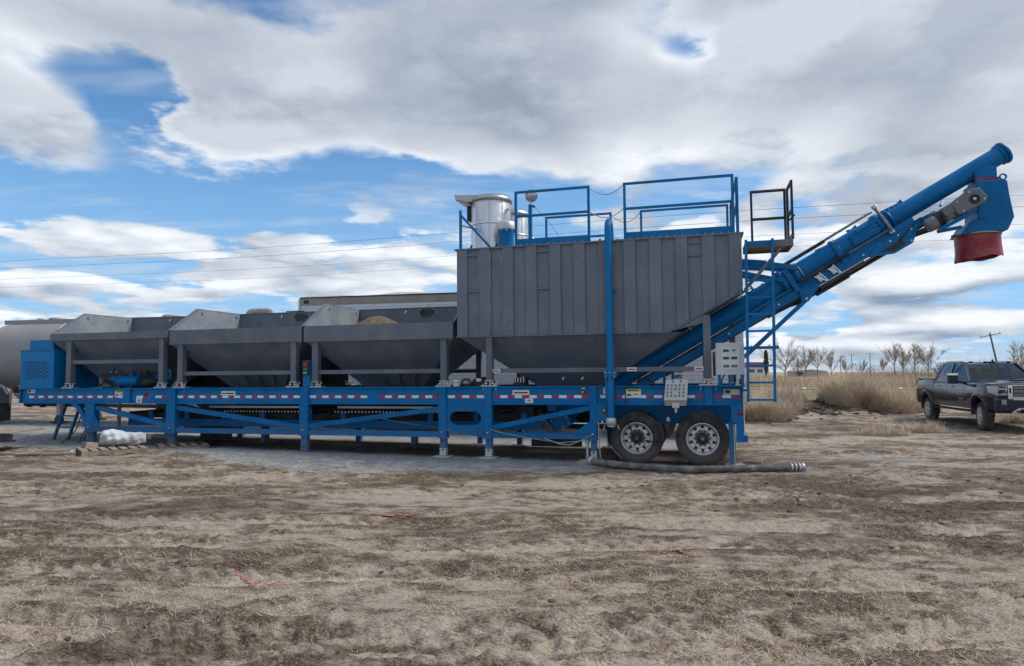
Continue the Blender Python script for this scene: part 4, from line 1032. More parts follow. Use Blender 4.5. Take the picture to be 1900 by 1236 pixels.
# --- rear access platform and ladder
pl = MB()
PV0, PV1, P0, P1 = -0.39, 0.34, 0.83, 1.64
for v in (PV0, PV1-0.05): pl.box(P0, P1, v, v+0.05, 3.965, 4.085)
for u in (P0, P1-0.05): pl.box(u, u+0.05, PV0+0.052, PV1-0.052, 3.965, 4.085)
platform = pl.build('access_platform', M['grey'], plant)
B(P0+0.05, P1-0.05, PV0+0.05, PV1-0.05, 4.01, 4.055).build('deck_board', M['ply'], platform)
B(P0, P0+0.42, PV0-0.012, PV0-0.001, 3.99, 4.08).build('front_plate', M['blue'], platform)
def dbar(a, b, t=0.04): MB().bar(a, b, t, t, (0,0.3,1) if abs(b[2]-a[2]) < 0.3 else (0,1,0)).build('platform_rail', M['black'], platform)
for u in (1.005, 1.60): dbar((u, PV1-0.03, 4.086), (u, PV1-0.03, 5.15))
dbar((0.985, PV1-0.03, 5.15), (1.62, PV1-0.03, 5.15)); dbar((1.025, PV1-0.03, 4.62), (1.58, PV1-0.03, 4.62))
for v in (PV0+0.03, PV1-0.09): dbar((1.64, v, 4.086), (1.64, v, 5.13))
dbar((1.64, PV0+0.01, 5.13), (1.64, PV1-0.07, 5.13)); dbar((1.64, PV0+0.05, 4.62), (1.64, PV1-0.11, 4.62))
B(1.630, 1.648, PV0+0.01, PV1-0.05, 4.086, 4.20).build('platform_toe_board', M['grey'], platform)
MB().bar((1.56, PV0+0.05, 4.40), (1.68, PV0+0.05, 4.52), 0.03, 0.05).build('gate_latch', M['black'], platform)
for v in (-0.33, 0.28): MB().bar((1.45, v, 3.962), (0.80, v, 3.22), 0.045, 0.045).build('platform_stay', M['grey'], platform)
lad = empty('access_ladder', parent=plant)
LV = -0.44
for ut, ub in ((0.815, 0.775), (1.262, 1.222)):
    MB().prism([(ub, 1.195), (ub+0.045, 1.195), (ut+0.045, 4.10), (ut, 4.10)], LV-0.03, LV+0.035).build('stile', M['blue'], lad)
for z in (3.36, 3.055, 2.76, 2.455, 2.16, 1.84, 1.54, 1.235):
    k = (z-1.195)/2.905; u0 = 0.82+0.04*k; u1 = 1.222+0.04*k
    MB().bar((u0, LV, z), (u1, LV, z), 0.036, 0.036, (0,0,1)).build('rung', M['blue'], lad)
MB().bar((0.80, LV+0.06, 2.16), (1.345, LV+0.06, 2.16), 0.05, 0.05, (0,0,1)).build('ladder_bracket', M['blue'], lad)
for u in (0.88, 1.18, 1.30): MB().tube((u, LV+0.02, 2.19), (u, LV+0.045, 2.19), 0.018, n=8).build('bolt', M['galv'], lad)
MB().bar((0.80, LV+0.05, 2.16), (0.80, 0.0, 2.16), 0.05, 0.05, (0,0,1)).build('ladder_bracket', M['blue'], lad)
MB().bar((0.78, LV+0.05, 1.40), (0.735, -0.05, 1.40), 0.04, 0.04, (0,0,1)).build('ladder_bracket', M['blue'], lad)

# --- inclined auger
AA = R(30.1); AD = Vector((math.cos(AA), 0, math.sin(AA))); AN = Vector((-math.sin(AA), 0, math.cos(AA)))
A0 = Vector((0.214, 1.25, 2.676))
def ax(u): return A0 + AD*((u-0.214)/AD.x)
def off(u, n, v): return ax(u) + AN*n + Vector((0, v, 0))
aug = MB().tube(ax(-2.95), ax(1.70), 0.192, n=28).build('auger', M['blue'], plant)
MB().tube(ax(1.66), ax(3.45), 0.212, n=28).build('sleeve_tube', M['blue'], aug)
MB().tube(ax(3.40), ax(5.55), 0.172, n=28).build('upper_tube', M['blue'], aug)
MB().lathe([(0.165, -0.03), (0.215, -0.03), (0.215, 0.0), (0.205, 0.02), (0.0, 0.035)], ax(5.57), AD, 28).build('end_flange', M['blue'], aug)
MB().lathe([(0.165, -0.02), (0.20, -0.02), (0.20, 0.01)], ax(5.50), AD, 28).build('end_flange', M['blue'], aug)
for v in (-0.20, 0.20):
    MB().bar(off(-1.6, -0.33, v), off(3.95, -0.33, v), 0.15, 0.05, (0,1,0)).build('auger_beam', M['blue'], aug)
    MB().bar(off(3.9, -0.33, v), off(4.85, -0.46, v), 0.09, 0.05, (0,1,0)).build('head_arm', M['blue'], aug)
MB().bar(off(-1.4, -0.235, -0.17), off(2.0, -0.235, -0.17), 0.05, 0.03, (0,1,0)).build('beam_shim', M['dark'], aug)
MB().bar(off(-0.9, -0.425, -0.15), off(1.9, -0.425, -0.15), 0.025, 0.10, (0,1,0)).build('cable_tray', M['dark'], aug)
MB().bar(off(0.55, -0.215, -0.17), off(3.85, -0.215, -0.17), 0.085, 0.03, (0,1,0)).build('web_plate', M['blue'], aug)
for u in (0.4, 1.05, 1.35, 2.9, 3.2, 3.55, 3.75): MB().tube(off(u, -0.33, -0.235), off(u, -0.33, -0.224), 0.02, n=8).build('bolt', M['galv'], aug)
def band(u, r=0.26, t=0.09, mat='blue'):
    c = ax(u); return MB().lathe([(0.18, -t/2), (r, -t/2), (r, t/2), (0.18, t/2)], c, AD, 24).build('clamp_band', M[mat], aug)
for u in (1.62, 1.86): band(u)
band(2.62, 0.245, 0.05); band(2.66, 0.23, 0.02, 'galv'); band(3.40, 0.25, 0.10); band(3.58, 0.235, 0.03); band(1.95, 0.235, 0.015, 'galv')
for u, tall in ((1.74, 0.30), (2.62, 0.28), (3.47, 0.32)):
    B_ = MB()
    B_.bar(off(u, tall*0.62, -0.22), off(u, -tall*1.05, -0.22), 0.10, 0.04, (0,1,0)); B_.build('clamp_saddle', M['blue'], aug)
def lugplate(u0, u1, n0, n1):
    m = MB(); a = [off(u0, n0, -0.02), off(u1, n0, -0.02), off(u1, n1, -0.02), off(u1-0.10, n1-0.03, -0.02), off(u0, n1, -0.02)]
    plate(m, a, (0,1,0), 0.04); o = m.build('joint_flange', M['blue'], aug)
    for k in range(4): MB().tube(off(u0+0.05+k*(u1-u0)/4.6, n1-0.05, -0.035), off(u0+0.05+k*(u1-u0)/4.6, n1-0.05, -0.021), 0.012, n=6).build('bolt', M['galv'], aug)
lugplate(2.36, 2.70, 0.16, 0.235); lugplate(3.55, 3.92, 0.15, 0.235); lugplate(2.95, 3.12, 0.16, 0.26); lugplate(1.15, 1.35, 0.16, 0.21)
# folding hinge housing
MB().bar(off(2.88, 0.02, -0.225), off(3.34, 0.02, -0.225), 0.24, 0.05, (0,1,0)).build('hinge_housing', M['blue2'], aug)
for k, n_ in enumerate((0.10, 0.03, -0.05)): MB().bar(off(2.86, n_, -0.26), off(3.36, n_, -0.26), 0.025, 0.03, (0,1,0)).build('hinge_rib', M['blue'], aug)
MB().tube(off(3.00, 0.12, -0.24), off(3.22, 0.12, -0.24), 0.045, n=10).build('hinge_barrel', M['blue2'], aug)
# push rods and cylinders
MB().tube(off(1.70, 0.29, -0.10), off(2.55, 0.29, -0.10), 0.036, n=10).build('cylinder', M['black'], aug)
MB().tube(off(2.55, 0.29, -0.10), off(3.42, 0.30, -0.10), 0.015, n=8).build('piston_rod', M['darkrod'], aug)
MB().tube(off(2.60, 0.33, 0.10), off(3.42, 0.33, 0.10), 0.011, n=8).build('piston_rod', M['darkrod'], aug)
MB().tube(off(1.85, -0.16, -0.26), off(2.72, -0.16, -0.26), 0.034, n=10).build('cylinder', M['black'], aug)
MB().tube(off(2.72, -0.16, -0.26), off(3.50, -0.16, -0.26), 0.017, n=8).build('piston_rod', M['darkrod'], aug)
MB().tube(off(3.46, 0.34, -0.22), off(3.46, -0.22, -0.28), 0.030, n=10).build('cross_pin', M['darkrod'], aug)
for n_ in (0.35, -0.22): MB().tube(off(3.46, n_-0.03, -0.24), off(3.46, n_+0.03, -0.24), 0.055, n=10).build('rod_end', M['galv'], aug)
MB().tube(off(2.05, -0.46, -0.22), off(2.85, -0.46, -0.22), 0.042, n=10).build('cylinder', M['black'], aug)
MB().tube(off(2.85, -0.46, -0.22), off(3.30, -0.45, -0.22), 0.017, n=8).build('piston_rod', M['darkrod'], aug)
MB().tube(off(1.95, -0.53, -0.14), off(2.55, -0.53, -0.14), 0.038, n=10).build('cylinder', M['black'], aug)
MB().tube(off(2.55, -0.53, -0.14), off(3.35, -0.53, -0.14), 0.016, n=8).build('piston_rod', M['darkrod'], aug)
for u in (2.12, 2.36):
    MB().bar(off(u, -0.22, -0.25), off(u+0.02, -0.36, -0.25), 0.09, 0.05, (0,1,0)).build('hydraulic_valve', M['galv'], aug)
    MB().bar(off(u-0.05, -0.22, -0.27), off(u+0.08, -0.40, -0.27), 0.02, 0.02).build('valve_pipe', M['steel'], aug); MB().bar(off(u+0.05, -0.20, -0.27), off(u+0.10, -0.42, -0.27), 0.018, 0.02).build('valve_pipe', M['steel'], aug)
a = [off(3.55, -0.28, -0.25), off(3.05, -0.34, -0.25), off(2.95, -0.42, -0.25), off(3.3, -0.60, -0.25), off(3.62, -0.60, -0.25), off(3.80, -0.42, -0.25), off(3.92, -0.30, -0.25)]
m = MB(); plate(m, a, (0,1,0), 0.03); m.build('pivot_plate', M['blue'], aug)
m = MB(); plate(m, [off(3.12, -0.44, -0.262), off(3.34, -0.56, -0.262), off(3.52, -0.52, -0.262), off(3.50, -0.44, -0.262)], (0,1,0), 0.008); m.build('plate_opening', M['ink'], aug)
for (u, n_) in ((3.5, -0.34), (3.72, -0.36), (3.35, -0.36), (3.62, -0.55)): MB().tube(off(u, n_, -0.262), off(u, n_, -0.251), 0.02, n=8).build('bolt', M['galv'], aug)
MB().path([off(3.35, -0.50, -0.2), off(3.7, -0.50, -0.2), off(4.1, -0.52, -0.2), off(4.5, -0.62, -0.2), off(4.75, -0.72, -0.2)], 0.028, 8).build('lift_hose', M['dark'], aug)
for k, (n_, v) in enumerate(((-0.44, -0.10), (-0.47, -0.02), (-0.43, 0.06), (-0.50, -0.17))):
    MB().path([off(0.9+k*0.2, n_+0.03, v), off(1.6, n_, v), off(2.3, n_-0.03, v), off(3.0, n_-0.02, v), off(3.6, n_+0.02, v), off(4.2, n_+0.02-0.05*k, v)], 0.02, 6).build('hydraulic_hose', M['cable'], aug)
for v in (-0.24, 0.24):
    MB().bar((0.86, 1.25+v, 2.03), (2.08, 1.25+v, 3.17), 0.07, 0.07).build('auger_strut', M['blue'], plant)
    MB().bar((0.80, 1.25+v, 3.92), (1.30, 1.25+v, 3.86), 0.14, 0.06).build('auger_arm', M['blue'], plant)
    MB().bar((1.30, 1.25+v, 3.86), (1.88, 1.25+v, 3.76), 0.10, 0.06).build('auger_arm', M['blue'], plant)
    MB().bar((0.80, 1.25+v, 3.72), (1.62, 1.25+v, 3.52), 0.07, 0.05).build('auger_arm', M['blue'], plant)
m = MB(); plate(m, [(1.90, 0.96, 3.30), (1.93, 0.96, 3.08), (2.06, 0.96, 3.09), (2.26, 0.96, 3.36), (2.24, 0.96, 3.44)], (0,1,0), 0.05); m.build('pivot_block', M['blue'], aug)
m = MB(); plate(m, [(1.90, 1.49, 3.30), (1.93, 1.49, 3.08), (2.06, 1.49, 3.09), (2.26, 1.49, 3.36), (2.24, 1.49, 3.44)], (0,1,0), 0.05); m.build('pivot_block', M['blue'], aug)
MB().tube((2.02, 0.95, 3.14), (2.02, 0.94, 3.14), 0.025, n=8).build('bolt', M['galv'], aug)
MB().lathe([(0.05, -0.02), (0.085, -0.02), (0.085, 0.02), (0.05, 0.02)], off(1.10, 0.24, -0.05), (0,1,0), 14, closed=True).build('lifting_eye', M['blue'], aug)
MB().path([off(0.0, 0.20, -0.12), off(0.6, 0.215, -0.12), off(1.15, 0.23, -0.12)], 0.012, 6).build('hose_line', M['dark'], aug)
for k, (n_, v, r_, mt) in enumerate(((0.20, -0.16, 0.022, 'cable'), (0.24, -0.14, 0.02, 'cable'), (0.16, -0.20, 0.016, 'rod'), (0.29, -0.10, 0.018, 'cable'))):
    MB().path([off(-1.55, n_*0.8, v), off(-1.0, n_+0.02, v-0.02), off(-0.4, n_, v), off(0.25, n_*0.9, v)], r_, 7).build('hose_line', M[mt], aug)
for u in (-1.45, -1.05, -0.45, -0.1): B_ = MB().bar(off(u, 0.12, -0.20), off(u-0.03, 0.32, -0.16), 0.04, 0.03).build('hose_clip', M['galv'], aug)
MB().bar(off(0.0, 0.21, -0.05), off(0.55, 0.24, -0.05), 0.05, 0.26).build('inlet_duct', M['ink'], aug)
for u in (-0.75, -0.58): B(u, u+0.06, 1.0, 1.06, RT+0.003, ax(u).z-0.38).build('auger_stand', M['blue'], plant)
for u in (-1.55, -1.38): B(u, u+0.06, 1.0, 1.06, RT+0.003, ax(u).z-0.30).build('auger_stand', M['blue'], plant)
# discharge head
HC = 5.07
head = MB().prism([(4.98, 5.205), (5.44, 5.205), (5.478, 5.17), (5.50, 4.93), (5.56, 4.50), (5.45, 4.262), (4.70, 4.232), (4.83, 4.43), (4.98, 4.52)], 0.92, 1.58).build('discharge_head', M['blue'], plant, bevel=0.015)
MB().prism([(5.02, 5.282), (5.37, 5.282), (5.37, 5.50), (5.20, 5.52), (5.02, 5.42)], 1.06, 1.44).build('head_neck', M['blue'], head)
B(5.02, 5.39, 1.04, 1.46, 5.206, 5.281).build('neck_seal', M['red'], head)
MB().prism([(4.99, 4.50), (5.15, 4.52), (5.11, 5.19), (4.99, 5.20)], 0.905, 0.919).build('face_plate', M['blue'], head)
MB().lathe([(0.04, -0.015), (0.065, -0.015), (0.065, 0.015), (0.04, 0.015)], (5.42, 0.95, 5.25), (0,1,0), 12, closed=True).build('lifting_eye', M['blue'], head)
sk = MB(); n = 40; rings = []
for k, (r_, z) in enumerate(((0.372, 4.262), (0.376, 4.20), (0.372, 4.05), (0.378, 3.92), (0.390, 3.80))):
    ring = []
    for i in range(n):
        a = 2*math.pi*i/n; wob = 1 + 0.014*k/4*math.sin(3*a+0.6) + 0.012*(k > 0)*math.sin(5*a+k) + 0.007*(k > 0)*math.sin(13*a+1.7*k)
        ring.append((HC+r_*wob*math.cos(a), 1.25+r_*0.9*wob*math.sin(a), z + 0.04*math.cos(a)*(k/4) + 0.014*math.sin(4*a+0.7)*(k == 4) + 0.006*math.sin(9*a)*(k == 4)))
    rings.append(ring)
vs = [p for rg in rings for p in rg]; sk.add(vs, [(i*n+k, i*n+(k+1)%n, (i+1)*n+(k+1)%n, (i+1)*n+k) for i in range(4) for k in range(n)], True)
inn = [[(HC+(p[0]-HC)*0.97, 1.25+(p[1]-1.25)*0.97, p[2]) for p in rg] for rg in rings]
sk.add([p for rg in inn for p in rg], [(i*n+k, (i+1)*n+k, (i+1)*n+(k+1)%n, i*n+(k+1)%n) for i in range(4) for k in range(n)], True)
sk.add(rings[-1]+inn[-1], [(k, (k+1)%n, n+(k+1)%n, n+k) for k in range(n)])
sk.build('discharge_skirt', M['red'], head)
MB().lathe([(0.372, 0.0), (0.385, 0.004), (0.385, 0.022), (0.372, 0.026)], (HC, 1.25, 4.232), (0,0,1), 40).build('skirt_band', M['rod'], head)
B(4.56, 4.70, 0.98, 1.02, 4.19, 4.23).build('skirt_clip', M['black'], head)
# gear motor on the head
gm = empty('gear_motor', parent=plant)
gv = 0.60
def gp(du, dn, v): return Vector((4.812, v, 4.808)) + AD*du + AN*dn
m = MB(); plate(m, [gp(-0.32, 0.135, gv), gp(0.02, 0.185, gv), gp(0.19, 0.12, gv), gp(0.215, -0.10, gv), gp(0.13, -0.155, gv), gp(-0.30, -0.14, gv), gp(-0.36, -0.10, gv), gp(-0.36, 0.09, gv)], (0,1,0), 0.29)
m.build('gearbox', M['motor'], gm, bevel=0.02)
MB().lathe([(0.0, -0.012), (0.03, -0.012), (0.035, -0.004), (0.055, -0.004), (0.055, -0.014), (0.088, -0.014), (0.092, 0.004)], (4.83, gv, 4.80), (0,1,0), 20).build('output_bearing', M['ink'], gm)
MB().lathe([(0.0, -0.016), (0.028, -0.014), (0.03, -0.005)], (4.83, gv, 4.80), (0,1,0), 14).build('shaft_end', M['steel'], gm)
for (a, b) in ((0.14, -0.10), (-0.25, -0.10), (0.0, 0.14), (-0.25, 0.09)): MB().tube(gp(a, b, gv-0.012), gp(a, b, gv+0.004), 0.016, n=8).build('bolt', M['galv'], gm)
MB().lathe([(0.0, 0.0), (0.10, 0.008), (0.128, 0.03), (0.132, 0.17), (0.12, 0.18), (0.115, 0.30), (0.125, 0.31), (0.125, 0.48), (0.09, 0.50)], gp(-0.86, -0.015, gv+0.14), AD, 22).build('motor', M['motor'], gm)
for k in range(7): MB().lathe([(0.115, 0.0), (0.128, 0.0), (0.128, 0.008), (0.115, 0.008)], gp(-0.67+k*0.018, -0.015, gv+0.14), AD, 22).build('cooling_fin', M['dark'], gm)
MB().bar(gp(-0.55, 0.05, gv+0.02), gp(-0.37, 0.05, gv+0.02), 0.17, 0.10, (0,1,0)).build('terminal_box', M['motor'], gm, bevel=0.01)
MB().bar(gp(-0.60, -0.03, gv+0.0), gp(-0.555, -0.03, gv+0.0), 0.16, 0.05, (0,1,0)).build('name_plate', M['black'], gm)
MB().bar((4.28, 0.72, 4.30), (4.86, 0.72, 4.60), 0.075, 0.08, (0,1,0)).build('torque_arm', M['blue'], gm)
MB().bar((4.28, 0.80, 4.28), (4.70, 0.92, 4.36), 0.06, 0.06).build('torque_arm', M['blue'], gm)
MB().path([gp(-0.60, 0.15, gv+0.1), gp(-0.9, 0.18, gv+0.2), gp(-1.3, 0.02, gv+0.4)], 0.012, 6).build('motor_cable', M['cable'], gm)
MB().bar(gp(-0.45, 0.19, gv+0.15), gp(-0.30, 0.26, gv+0.3), 0.03, 0.05).build('motor_stay', M['blue'], gm)

# --- weighing display box
mb_ = B(0.275, 0.765, -0.26, -0.06, 1.682, 2.262).build('meter_box', M['boxgrey'], plant, bevel=0.006)
B(0.365, 0.672, -0.266, -0.2605, 1.78, 2.18).build('meter_panel', M['panelw'], mb_)
for r_, z in enumerate((2.12, 1.985, 1.84)):
    for c_, u in enumerate((0.395, 0.535)):
        if r_ == 0 and c_ == 1:
            B(u, u+0.10, -0.271, -0.2665, z-0.04, z+0.045).build('keypad', M['boxgrey'], mb_); B(u+0.03, u+0.07, -0.2725, -0.2712, z-0.01, z+0.02).build('emblem', M['ink'], mb_)
        else:
            d = B(u, u+0.105, -0.271, -0.2665, z-0.024, z+0.024).build('display', M['display'], mb_)
            B(u+0.008, u+0.097, -0.2725, -0.2712, z-0.002, z+0.012).build('display_lens', M['rust'] if r_ == 2 else M['dark'], mb_)
for u in (0.30, 0.48, 0.70): B(u, u+0.05, -0.22, -0.10, RT+0.002, 1.68).build('box_leg', M['blue'], mb_)
B(0.275, 0.765, -0.24, -0.046, RT-0.02, RT+0.001).build('box_shelf', M['blue'], mb_)
MB().path([(0.58, -0.15, 1.69), (0.60, -0.15, 1.60), (0.58, -0.15, 1.50)], 0.016, 6).build('box_cable', M['cable'], mb_)
MB().path([(0.42, -0.15, 1.69), (0.37, -0.12, 1.60), (0.36, -0.12, 1.50)], 0.012, 6).build('box_cable', M['cable'], mb_)
B(0.22, 0.262, -0.1, 0.05, 1.66, 2.1).build('conduit', M['black'], mb_)
# hand control console hung on the rail
con = MB().prism([(-0.675, 1.215), (-0.262, 1.215), (-0.235, 1.60), (-0.630, 1.60)], -0.30, -0.06).build('control_console', M['boxgrey'], plant, bevel=0.005)
MB().prism([(-0.655, 1.12), (-0.275, 1.12), (-0.262, 1.213), (-0.675, 1.213)], -0.285, -0.06).build('console_base', M['rust'], con)
B(-0.53, -0.40, -0.30, -0.18, 1.085, 1.175).build('plug_block', M['galv'], con)
MB().lathe([(0.03, 0.0), (0.022, -0.07), (0.012, -0.10)], (-0.465, -0.24, 1.085), (0,0,1), 10).build('plug', M['white'], con)
knob = MB().lathe([(0.0, -0.022), (0.011, -0.020), (0.013, 0.0)], (0,0,0), (0,1,0), 10).mesh('switch_knob', M['dark'])
tagm = B(-0.018, 0.018, -0.002, 0.0, 0.015, 0.023).mesh('switch_label', M['motor'])
for row, (z, cols) in enumerate(((1.565, (1.2, 3.2)), (1.490, (0, 1, 2, 3, 4)), (1.425, (0, 1, 2, 3, 4)), (1.360, (0, 1, 3, 4)), (1.298, (0, 1, 2, 3, 4)))):
    for c_ in cols:
        u = -0.615 + c_*0.072 + (z-1.30)*0.09
        inst('switch_knob', knob, con, (u, -0.301, z)); inst('switch_label', tagm, con, (u, -0.3005, z))
MB().path([(-0.465, -0.24, 0.99), (-0.47, -0.24, 0.80), (-0.55, -0.16, 0.60), (-0.75, -0.08, 0.45), (-1.0, -0.06, 0.43), (-1.25, -0.05, 0.52), (-1.36, -0.05, 0.75), (-1.40, -0.07, 1.15), (-1.40, -0.10, 1.45), (-1.30, -0.02, 1.56), (-1.15, 0.10, 1.56)], 0.011, 6).build('console_cable', M['cable'], plant)
MB().path([(-0.60, 0.10, 1.05), (-0.62, 0.05, 0.92), (-0.62, 0.05, 0.82)], 0.006, 5).build('air_hanger', M['cable'], plant)
MB().lathe([(0.0,0.0),(0.03,0.0),(0.035,0.05),(0.02,0.09)], (-0.62, 0.05, 0.80), (0,0,1), 10).build('glad_hand', M['galv'], plant)
MB().path([(-1.35, 0.12, 1.50), (-1.25, 0.14, 1.60), (-1.05, 0.14, 1.62), (-0.90, 0.14, 1.56), (-0.85, 0.14, 1.50)], 0.02, 7).build('air_hose', M['cable'], plant)
# hoses hanging at the nose
for k, (a, b) in enumerate(((-14.75, -15.05), (-14.62, -14.55), (-14.55, -14.70), (-14.48, -14.42))):
    MB().path([(a, 0.25+0.05*k, 1.13), (a+0.02, 0.22+0.04*k, 0.8), ((a+b)/2+0.04, 0.2, 0.45), (b, 0.15-0.2*(k == 0), 0.14)], 0.013, 6).build('hanging_hose', M['cable'], plant)
B(-13.88, -13.82, 0.45, 0.52, 0.14, 1.115).build('hanging_post', M['tarp'], plant)
B(-12.4, -11.9, 1.6, 2.2, 0.12, 1.1).build('landing_box', M['dark'], plant)
# ------------------------------------------------------------------ things that rest on or beside the plant
def on_plant(name, loc, label, cat, group=None):     # a thing of its own, placed in the plant's frame
    o = empty(name, PM @ Vector(loc), (0.0, -TAU, -PSI)); return tag(o, label, cat, group)
# sand heaped in the third bin
n, rr_ = 40, 14
sm = MB(); pts = []
for i in range(rr_+1):
    for k in range(n):
        a = 2*math.pi*k/n; q = i/rr_; r_ = q*0.92
        x = r_*math.cos(a); y = r_*math.sin(a)
        z = 0.52*(1-q)**0.85 - 0.05*math.exp(-(q/0.12)**2) + 0.05*float(vnoise(np.array([x*6+9]), np.array([y*6+3]), 5)[0]) + 0.02*float(vnoise(np.array([x*19]), np.array([y*19]), 6)[0])
        pts.append((x*1.05, y*1.0, z))
sm.add(pts, [(i*n+k, i*n+(k+1)%n, (i+1)*n+(k+1)%n, (i+1)*n+k) for i in range(rr_) for k in range(n)], False)
sh = sm.build('sand_heap', M['sand']); sh.location = PM @ Vector((-7.27, 1.32, 2.62)); sh.rotation_euler = (0, -TAU, -PSI)
tag(sh, 'peaked heap of brown sand showing above the front lip of the third bin', 'sand heap')
# white bucket on the rail
bk = MB().lathe([(0.0, 0.0), (0.062, 0.0), (0.066, 0.02), (0.072, 0.10), (0.078, 0.102), (0.078, 0.118), (0.055, 0.135), (0.0, 0.138)], (0,0,0), (0,0,1), 18).build('white_bucket', M['white'])
bk.location = PM @ Vector((-4.86, 0.02, RT+0.002)); tag(bk, 'small white lidded tub standing on the blue rail between bin and silo', 'tub')
# concrete pads under the feet
for k, (u, foot, lbl) in enumerate(((-14.18, 0.115, 'nearest the generator cabinet'), (-11.85, 0.085, 'second from the generator cabinet'), (-8.37, 0.08, 'under the signal post'),
                                   (-5.145, 0.07, 'left of the oval opening'), (-4.165, 0.07, 'right of the oval opening'), (-2.035, 0.065, 'beside the front wheel'))):
    wp_ = PM @ Vector((u+0.05, 0.02, 0)); top_w = (PM @ Vector((u, 0.02, foot-0.029))).z
    p = MB(); hx, hy = 0.38, 0.26
    p.add([(-hx,-hy,-0.16),(hx*0.95,-hy*1.05,-0.16),(hx,hy,-0.16),(-hx*0.97,hy,-0.16),(-hx*0.98,-hy*0.96,0),(hx*0.93,-hy,-0.006),(hx*0.97,hy*0.97,0),(-hx*0.95,hy*0.95,0)],
          [(0,3,2,1),(4,5,6,7),(0,1,5,4),(1,2,6,5),(2,3,7,6),(3,0,4,7)])
    o = p.build('foot_pad', M['concrete'], bevel=0.01); o.location = (wp_.x, wp_.y, top_w-0.001); o.rotation_euler = (0, 0, -PSI + 0.1*(k % 3 - 1))
    tag(o, 'flat dusty concrete pad under the plant leg ' + lbl, 'pad', 'concrete pads under the plant legs')
# suction hose on the ground in front of the wheels
hp = [(1.47, 13.15), (1.62, 12.86), (1.95, 12.52), (2.4, 12.24), (2.85, 12.08), (3.4, 12.02), (4.0, 12.06), (4.6, 12.14), (5.12, 12.22)]
dense = []
for i in range(len(hp)-1):
    for k in range(26):
        t = k/26; p0 = hp[max(i-1,0)]; p1 = hp[i]; p2 = hp[i+1]; p3 = hp[min(i+2, len(hp)-1)]
        q = [0.5*((2*p1[j]) + (-p0[j]+p2[j])*t + (2*p0[j]-5*p1[j]+4*p2[j]-p3[j])*t*t + (-p0[j]+3*p1[j]-3*p2[j]+p3[j])*t**3) for j in (0, 1)]
        dense.append((q[0], q[1], 0.0))
hz_ = ground_h(np.array([p[0] for p in dense]), np.array([p[1] for p in dense]), False)
dense = [(p[0], p[1], float(z)+0.072) for p, z in zip(dense, hz_)]
hose = empty('suction_hose', (dense[0][0], dense[0][1], 0)); tag(hose, 'thick ribbed grey hose lying on the ground in front of the trailer wheels', 'hose')
o0 = Vector((dense[0][0], dense[0][1], 0))
MB().path([Vector(p)-o0 for p in dense], [0.066 if (i % 2) else 0.058 for i in range(len(dense))], 12).build('hose_body', M['hose'], hose)
e = Vector(dense[-1])-o0; d_ = (Vector(dense[-1])-Vector(dense[-6])).normalized()
for k in range(3): MB().lathe([(0.066, 0.0), (0.078, 0.004), (0.078, 0.028), (0.066, 0.032)], e - d_*(0.05+0.075*k), d_, 16).build('hose_clamp', M['galv'], hose)
MB().lathe([(0.05, 0.0), (0.075, 0.0), (0.08, 0.05), (0.07, 0.10), (0.055, 0.10)], e - d_*0.02, d_, 16).build('coupling', M['rod'], hose)
s0 = Vector((0, 0, dense[0][2])); s1 = Vector(dense[6])-o0
MB().lathe([(0.06, 0.0), (0.082, 0.01), (0.082, 0.09), (0.06, 0.10)], s1, (s1-s0).normalized(), 16).build('hose_clamp', M['galv'], hose)
# timber off-cut behind the last wheel
tb = MB().box(-0.2, 0.2, -0.09, 0.09, 0, 0.07).box(-0.12, 0.2, -0.07, 0.07, 0.071, 0.12).build('timber_block', M['wood'], bevel=0.006)
q = W(0.85, 0.25); tb.location = (q.x, q.y, gz(q.x, q.y)-0.01); tb.rotation_euler = (0, 0, -0.5); tag(tb, 'short stacked timber off-cuts behind the last trailer wheel', 'timber')
# leaning ladder at the nose
q = W(-15.95, 0.55); lz = gz(q.x, q.y)
ld = empty('leaning_ladder', (q.x, q.y, lz), (0, 0, -PSI)); tag(ld, 'short blue step ladder leaning under the nose of the plant', 'ladder')
for s_ in (0.0, 0.46): MB().bar((s_, 0, 0), (s_+0.34, 0.08, 1.06-lz), 0.045, 0.07).build('stile', M['blue'], ld)
for t in (0.30, 0.58, 0.90): MB().bar((0.34*t, 0.08*t, (1.06-lz)*t), (0.46+0.34*t, 0.08*t, (1.06-lz)*t), 0.04, 0.05).build('step', M['blue2'], ld)
# pallet with timber and the rolled sheet
pz = gz(-8.3, 14.6)
pal = empty('wooden_pallet', (-8.55, 14.70, pz-0.005), (0, 0, R(38.0))); tag(pal, 'weathered wooden pallet on the ground near the nose of the plant', 'pallet')
for k in range(7): MB().box(-0.60+k*0.18, -0.48+k*0.18, -0.5, 0.5, 0.106, 0.126).build('deck_slat', M['wood'], pal)
for y in (-0.47, 0.0, 0.47):
    m = MB().prism([(-0.6, 0.0), (-0.40, 0.0), (-0.37, 0.03), (-0.15, 0.03), (-0.12, 0.0), (0.12, 0.0), (0.15, 0.03), (0.37, 0.03), (0.40, 0.0), (0.6, 0.0), (0.6, 0.105), (-0.6, 0.105)], y-0.03, y+0.03)
    m.build('stringer', M['wood'], pal)
p2 = empty('wooden_pallet', (-7.55, 15.75, gz(-7.55, 15.75)-0.02), (0, 0, R(32.0))); tag(p2, 'second pallet half hidden behind the rolled white sheet', 'pallet')
for k in range(5): MB().box(-0.5+k*0.22, -0.38+k*0.22, -0.4, 0.4, 0.09, 0.11).build('deck_slat', M['wood'], p2)
for y in (-0.37, 0.37): MB().box(-0.52, 0.52, y-0.03, y+0.03, 0, 0.089).build('stringer', M['wood'], p2)
